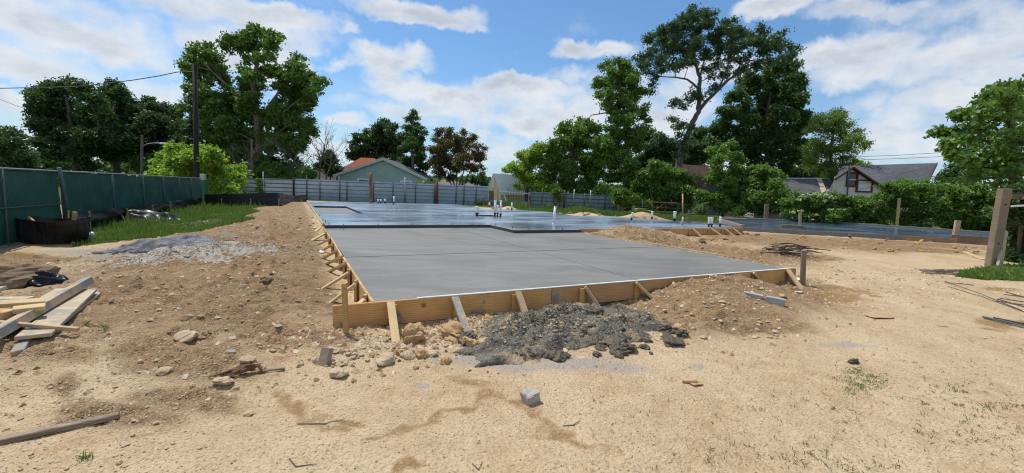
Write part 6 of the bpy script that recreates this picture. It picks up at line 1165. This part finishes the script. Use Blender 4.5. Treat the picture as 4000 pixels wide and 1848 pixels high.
# twigs on the sand
for k, (a, b_, c_) in enumerate((((1130, 1790), (1155, 1822), (1235, 1812)), ((1845, 1850-40), (1870, 1835), (1885, 1800)), ((2200, 1662), (2240, 1660), (2268, 1640)), ((1160, 1655), (1270, 1655), (1330, 1640)), ((3660, 1272), (3690, 1276), (3706, 1277)))):
    P = [hit(*p, .006) for p in (a, b_, c_)]; b = MB(); b.tube(P, [.003, .004, .002], 5); tag(obj('twig', b.mesh('twig', M['dry_twig'], True)), ('forked dry twig on the sand at the lower left', 'short bent twig on the sand at the bottom middle', 'pale thin twig on the sand right of the concrete lump', 'dry twig lying in the wet stain of the left foreground', 'short dark twig on the sand at the far right')[k], 'twig')
# dark litter by the green corner
b = MB(); rs = np.random.RandomState(14)
for k in range(40):
    p = hit(3620+rs.rand()*200, 1052+rs.rand()*18+k*.1, .01); d = np.array([1., rs.normal(0, .15), 0])*rs.uniform(.1, .5); b.tube([p-d, p+d+pz*.02], .008, 4)
tag(obj('dry_litter', b.mesh('dry_litter', M['dry_twig'])), 'dry twigs and straw littering the sand before the green corner', 'litter', kind='stuff')
# ================================================================ GRASS
def grassmat(name, a, b, c):
    t = NT(name); s = t.attr('tint').outputs['Fac']; col = t.mix(t.ramp(s, 0, .8), a, b); col = t.mix(t.ramp(s, .86, 1.), col, c); t.set(col, .55, None, 0, .25); tr = t.n('ShaderNodeBsdfTranslucent'); t.put(tr.inputs[0], col); mx = t.n('ShaderNodeMixShader'); mx.inputs[0].default_value = .35
    t.t.links.new(t.b.outputs[0], mx.inputs[1]); t.t.links.new(tr.outputs[0], mx.inputs[2]); t.t.links.new(mx.outputs[0], t.out.inputs[0]); return t.m
M['grass'] = grassmat('lawn_grass', (.095, .175, .026), (.21, .31, .065), (.36, .32, .13)); M['weed'] = grassmat('sparse_weeds', (.075, .105, .03), (.16, .18, .065), (.34, .28, .16))
def blades(name, label, x, y, hmin, hmax, wid, mat, seed, lean=.5, cat='grass'):
    rs = np.random.RandomState(seed); n = len(x); z = hfull(x, y); h = hmin+(hmax-hmin)*rs.rand(n)**1.6; a = rs.rand(n)*6.283; l = lean*h*rs.rand(n); wv = wid*(.6+.8*rs.rand(n)); pa = a+1.57+rs.normal(size=n)*.6
    o = np.stack([x, y, z-.005], -1); d = np.stack([np.cos(a)*l, np.sin(a)*l, h], -1); s = np.stack([np.cos(pa)*wv, np.sin(pa)*wv, 0*wv], -1); md = np.stack([np.cos(a)*l*.35, np.sin(a)*l*.35, h*.6], -1)
    V_ = np.stack([o-s, o+s, o+md+s*.7, o+d, o+md-s*.7], 1).reshape(-1, 3); F_ = np.arange(5*n).reshape(n, 5); me = nmesh(name, V_, F_, M[mat]); at_ = me.attributes.new('tint', 'FLOAT', 'FACE'); at_.data.foreach_set('value', np.clip(.75*fbm(x*1.1, y*1.1, seed, 3)*1.1+.45*(rs.rand(n)-.35), 0, 1).astype(np.float32)); return tag(obj(name, me), label, cat, kind='stuff')
def fill(P, n, rs, thr=None):
    P_a = np.array(P); lo, hi = P_a.min(0), P_a.max(0); x = rs.uniform(lo[0], hi[0], n); y = rs.uniform(lo[1], hi[1], n); k = inpoly(x, y, P)
    u, v = touv(x, y); k &= ~(((u > -.3) & (u < 8.3) & (v > -.1)) & (v < 30)) & ~inpoly(u, v, HOUSE) & ~inpoly(x, y, SIDE)
    if thr is not None: k &= fbm(x*.9, y*.9, 61, 4) > thr+.16*rs.rand(n)
    return x[k], y[k]
rs = np.random.RandomState(31); x, y = fill(LAWN, 330000, rs, .33); blades('grass', 'bright green grass between the green fence and the dirt bank', x, y, .03, .14, .010, 'grass', 1)
x, y = fill(LAWN, 6000, rs, .42); blades('grass', 'taller grass tufts in the left lawn', x, y, .2, .45, .014, 'grass', 2)
fx = np.array([on_fence(p) for p in rs.uniform(300, 790, 2500)]); fx = fx[:, :2]+GN[:2]*rs.uniform(.6, 1.8, 2500)[:, None]; blades('grass', 'long grass along the silt fence at the left', fx[:, 0], fx[:, 1], .10, .34, .014, 'grass', 3)
x, y = fill(STRIP, 120000, rs, .25); blades('grass', 'strip of green grass behind the blue slab before the trees', x, y, .08, .30, .02, 'grass', 4)
x, y = fill(CORNER, 60000, rs, .3); blades('grass', 'low green weeds at the foot of the massive gate post', x, y, .04, .16, .012, 'grass', 5, 1.2)
# weeds peppered over the right foreground
WD = [(3330, 1470, 60, 30), (3360, 1500, 50, 22), (3420, 1480, 60, 16), (3850, 1600, 130, 40), (3700, 1510, 120, 30), (3600, 1560, 120, 30), (3900, 1680, 120, 30), (3150, 1740, 90, 30), (3280, 1820, 110, 26), (3060, 1780, 60, 24), (3520, 1400, 120, 30), (3980, 1370, 50, 14), (3640, 1690, 90, 20), (2860, 1760, 120, 40), (2700, 1800, 120, 30), (2500, 1640, 60, 14), (3000, 1560, 120, 30), (3300, 1600, 160, 40)]
xs, ys, xg, yg = [], [], [], []
for i, (px, py, rx, ry) in enumerate(WD):
    k = (17, 12, 6, 34, 18, 16, 26, 12, 16, 8, 10, 8, 10, 8, 6, 4, 6, 10)[i]
    for j in range(k):
        q = atz(px+rs.normal()*rx*.7, py+rs.normal()*ry*.7); m = rs.randint(4, 15) if i > 2 else rs.randint(16, 40); sd_ = .014 if i > 2 else .03; (xs if i > 2 else xg).extend(q[0]+rs.normal(size=m)*sd_); (ys if i > 2 else yg).extend(q[1]+rs.normal(size=m)*sd_)
blades('grass', 'small green grass clump on the sand of the right foreground', np.array(xg), np.array(yg), .008, .034, .0028, 'grass', 16, 1.7)
for j in range(340):
    q = atz(rs.uniform(2300, 4050), rs.uniform(1300, 1850)); m = rs.randint(2, 6); xs += list(q[0]+rs.normal(size=m)*.012); ys += list(q[1]+rs.normal(size=m)*.012)
blades('weeds', 'sparse little weeds and grass sprigs on the sand of the right foreground', np.array(xs), np.array(ys), .006, .034, .0022, 'weed', 6, 1.7, 'weeds')
xs, ys = [], []
for px, py, rx, ry, k in ((338, 1795, 10, 4, 2), (405, 1282, 8, 4, 2), (330, 1280, 6, 3, 1), (1990, 1010, 2, 2, 0)):
    for j in range(k): q = hit(px+rs.normal()*rx, py+rs.normal()*ry); xs += list(q[0]+rs.normal(size=18)*.014); ys += list(q[1]+rs.normal(size=18)*.014)
blades('weeds', 'few green sprigs in the dirt of the left foreground', np.array(xs), np.array(ys), .02, .07, .003, 'grass', 7, 1.2, 'weeds')
x, y = [], []
for px, py in ((2000, 806), (2040, 812), (1890, 800), (1860, 797), (2150, 818), (2270, 815), (2320, 816)):
    q = atz(px, py, .1); x += list(q[0]+rs.normal(size=260)*.5); y += list(q[1]+rs.normal(size=260)*.4)
blades('weeds', 'tall weeds along the foot of the corrugated fence', np.array(x), np.array(y), .2, .8, .03, 'grass', 8, .6, 'weeds')
# ================================================================ SKY, SUN, CAMERA
SUN_EL, SUN_AZ = math.radians(64), math.atan2(-.66, .55)       # azimuth from +y towards +x
sd = Vector((math.sin(SUN_AZ)*math.cos(SUN_EL), math.cos(SUN_AZ)*math.cos(SUN_EL), math.sin(SUN_EL)))
sun = bpy.data.lights.new('sun', 'SUN'); sun.energy = 4.3; sun.angle = math.radians(.55); sun.color = (1., .955, .88)
so = bpy.data.objects.new('sun', sun); so.rotation_euler = (-sd).to_track_quat('-Z', 'Y').to_euler(); so.location = (-8, 8, 30); C.objects.link(so)
wd = bpy.data.worlds.new('World'); bpy.context.scene.world = wd; wd.use_nodes = True; nt = wd.node_tree
class WT(NT):
    def __init__(s, t): s.t = t
W_ = WT(nt); bg = nt.nodes['Background']
sky = W_.n('ShaderNodeTexSky', sky_type='NISHITA'); sky.sun_disc = False; sky.sun_elevation = SUN_EL; sky.sun_rotation = SUN_AZ; sky.air_density = 1.1; sky.dust_density = .4; sky.ozone_density = 2.5
# cloud density as a node group of direction, so it can be read twice (once a little higher, for the shaded undersides)
gt = bpy.data.node_groups.new('cloud_density', 'ShaderNodeTree'); gt.interface.new_socket('Dir', in_out='INPUT', socket_type='NodeSocketVector'); gt.interface.new_socket('Density', in_out='OUTPUT', socket_type='NodeSocketFloat')
gi = gt.nodes.new('NodeGroupInput'); go = gt.nodes.new('NodeGroupOutput'); Gn = WT(gt); dv = gi.outputs[0]
sx_ = Gn.n('ShaderNodeSeparateXYZ', ins={0: dv}).outputs; zc_ = Gn.mth('MAXIMUM', sx_[2], .0)
den = Gn.mth('ADD', zc_, .16); cu = Gn.n('ShaderNodeCombineXYZ', ins={0: Gn.mth('DIVIDE', sx_[0], den), 1: Gn.mth('DIVIDE', sx_[1], den), 2: 0.}).outputs[0]
warp = Gn.noise(dv, 7., 5, .6, 'Color'); off = Gn.n('ShaderNodeVectorMath', operation='SCALE', ins={0: Gn.n('ShaderNodeVectorMath', operation='SUBTRACT', ins={0: warp, 1: (.5, .5, .5)}).outputs[0], 'Scale': .13}).outputs[0]
dw = Gn.n('ShaderNodeVectorMath', operation='ADD', ins={0: dv, 1: off}).outputs[0]
fb_ = Gn.noise(cu, 1.5, 8, .58); fs_ = Gn.noise(dv, 13., 7, .62); 
CL = [(60, 60, 420, 120, .9), (350, 170, 330, 80, .9), (120, 260, 360, 70, .75), (200, 440, 320, 50, .55), (620, 350, 220, 60, .6), (850, 190, 160, 110, .95), (1080, 230, 150, 80, .8), (700, 40, 260, 50, .6), (1050, 40, 300, 60, .8), (1650, 40, 240, 70, 1.), (1560, 60, 160, 40, .8), (1470, 235, 110, 70, .95), (1570, 260, 140, 50, .9), (1500, 310, 90, 60, .7), (1840, 100, 60, 30, .6), (1380, 120, 40, 20, .4), (1330, 240, 60, 25, .5), (1360, 475, 90, 35, .85), (1750, 370, 260, 50, .9), (2010, 345, 200, 50, 1.), (2150, 370, 180, 50, .8), (1700, 430, 320, 40, .7), (2080, 510, 130, 45, .9), (2230, 480, 160, 60, .85), (1950, 590, 150, 60, .6), (1880, 560, 60, 40, .6), (2250, 180, 110, 50, 1.), (2400, 210, 130, 45, .95), (2220, 300, 120, 40, .5), (2330, 420, 140, 60, .8), (2600, 480, 150, 90, .8), (2800, 260, 150, 60, .6), (3050, 30, 170, 50, .95), (2950, 20, 120, 40, .7), (3400, 30, 260, 60, .8), (3250, 250, 190, 60, .95), (3480, 190, 240, 100, 1.), (3320, 320, 230, 60, .9), (3750, 200, 300, 110, .95), (3950, 120, 260, 120, .8), (3600, 320, 200, 60, .7), (3700, 420, 320, 80, .75), (3500, 480, 200, 60, .6), (3350, 420, 120, 50, .5), (3420, 120, 60, 25, .5), (3900, 300, 240, 60, .7), (300, 130, 480, 170, .62), (900, 60, 420, 90, .75), (3600, 250, 400, 160, .72), (1900, 420, 420, 110, .65), (3650, 60, 420, 80, .5), (2500, 400, 300, 120, .5), (1200, 560, 260, 60, .45), (2700, 640, 800, 60, .5), (600, 560, 500, 60, .45), (3600, 580, 300, 60, .45)]
ae = Gn.n('ShaderNodeCombineXYZ', ins={0: Gn.mth('ARCTAN2', Gn.n('ShaderNodeSeparateXYZ', ins={0: dw}).outputs[0], Gn.n('ShaderNodeSeparateXYZ', ins={0: dw}).outputs[1]), 1: Gn.n('ShaderNodeSeparateXYZ', ins={0: dw}).outputs[2], 2: 0.}).outputs[0]
acc = None
def azel(px, py):
    d = ray(px, py); d = d/np.linalg.norm(d); return np.array([math.atan2(d[0], d[1]), d[2]])
for px, py, rx, ry, am in CL:
    d = azel(px, py); kx = 1/abs(azel(px+rx, py)[0]-d[0]); ky = 1/abs(azel(px, py-ry)[1]-d[1])
    q_ = Gn.n('ShaderNodeVectorMath', operation='MULTIPLY_ADD', ins={0: ae, 1: (kx, ky, 0), 2: (-d[0]*kx, -d[1]*ky, 0)}).outputs[0]
    v = Gn.n('ShaderNodeMath', operation='MULTIPLY_ADD', ins={0: Gn.n('ShaderNodeVectorMath', operation='DOT_PRODUCT', ins={0: q_, 1: q_}).outputs['Value'], 1: -am, 2: 1.25*am}).outputs[0]
    acc = v if acc is None else Gn.n('ShaderNodeMath', operation='SMOOTH_MAX', ins={0: acc, 1: v, 2: .25}).outputs[0]
acc = Gn.mth('MAXIMUM', acc, -.35)
back = Gn.ramp(sx_[1], .25, -.1)                                   # unseen cloud behind the camera, added to whiten the blue sky fill
fld = Gn.mth('ADD', acc, Gn.mth('MULTIPLY', back, .7))
den_ = Gn.mth('ADD', fld, Gn.mth('ADD', Gn.mth('MULTIPLY', Gn.mth('SUBTRACT', fb_, .5), 2.3), Gn.mth('MULTIPLY', Gn.mth('SUBTRACT', fs_, .5), 1.5)))
gt.links.new(den_, go.inputs[0]); gt.interface.new_socket('Low', in_out='OUTPUT', socket_type='NodeSocketFloat')
gt.links.new(Gn.mth('ADD', fld, Gn.mth('MULTIPLY', Gn.mth('SUBTRACT', fb_, .5), 2.3)), go.inputs[1])
dirv = W_.coord('Generated')
def cd(v): 
    g_ = nt.nodes.new('ShaderNodeGroup'); g_.node_tree = gt; nt.links.new(v, g_.inputs[0]); return g_.outputs[0]
g0_ = nt.nodes.new('ShaderNodeGroup'); g0_.node_tree = gt; nt.links.new(dirv, g0_.inputs[0]); d0 = g0_.outputs[0]
# thick cores and undersides are grayer: the broad density, broken by finer billows
bil = W_.noise(W_.n('ShaderNodeVectorMath', operation='MULTIPLY', ins={0: dirv, 1: (1., 1., 2.2)}).outputs[0], 9., 4, .6)
d1 = W_.mth('ADD', g0_.outputs[1], W_.mth('MULTIPLY', W_.mth('SUBTRACT', .5, bil), 2.6))
cov = W_.n('ShaderNodeMapRange', interpolation_type='SMOOTHSTEP', ins={'Value': d0, 'From Min': -.25, 'From Max': 1.1}).outputs[0]
shade = W_.n('ShaderNodeMapRange', interpolation_type='SMOOTHSTEP', ins={'Value': d1, 'From Min': .35, 'From Max': 1.9}).outputs[0]
CG = 7.3
cc_ = W_.mix(shade, (.92*CG, .94*CG, .97*CG), (.54*CG, .60*CG, .69*CG))
zz_ = W_.n('ShaderNodeSeparateXYZ', ins={0: dirv}).outputs[2]
hazy = W_.ramp(zz_, .24, .0, 0., .66)                               # whitening of the air toward the horizon
skc = W_.mix(hazy, W_.mix(1., sky.outputs[0], (.70, .93, 1.08), 'MULTIPLY'), (.56*CG, .70*CG, .90*CG))
col = W_.mix(W_.mth('MULTIPLY', cov, .94), skc, cc_)
nt.links.new(col, bg.inputs[0]); bg.inputs[1].default_value = .125
cam = bpy.data.cameras.new('camera'); cam.sensor_width = 36; cam.lens = F/4000*36; cam.clip_start = .05; cam.clip_end = 2000; co = bpy.data.objects.new('camera', cam)
Rm = Matrix((RT, UP, -FW)).transposed(); co.matrix_world = Matrix.Translation(Vector((0, 0, EYE)))@Rm.to_4x4(); C.objects.link(co); sc = bpy.context.scene; sc.camera = co
sc.view_settings.view_transform = 'Standard'; sc.view_settings.look = 'None'; sc.view_settings.exposure = 0.; sc.view_settings.gamma = 1.
sc.cycles.filter_width = 1.15; sc.cycles.max_bounces = 6; sc.cycles.diffuse_bounces = 3; sc.cycles.glossy_bounces = 3; sc.cycles.transmission_bounces = 4; sc.cycles.transparent_max_bounces = 4
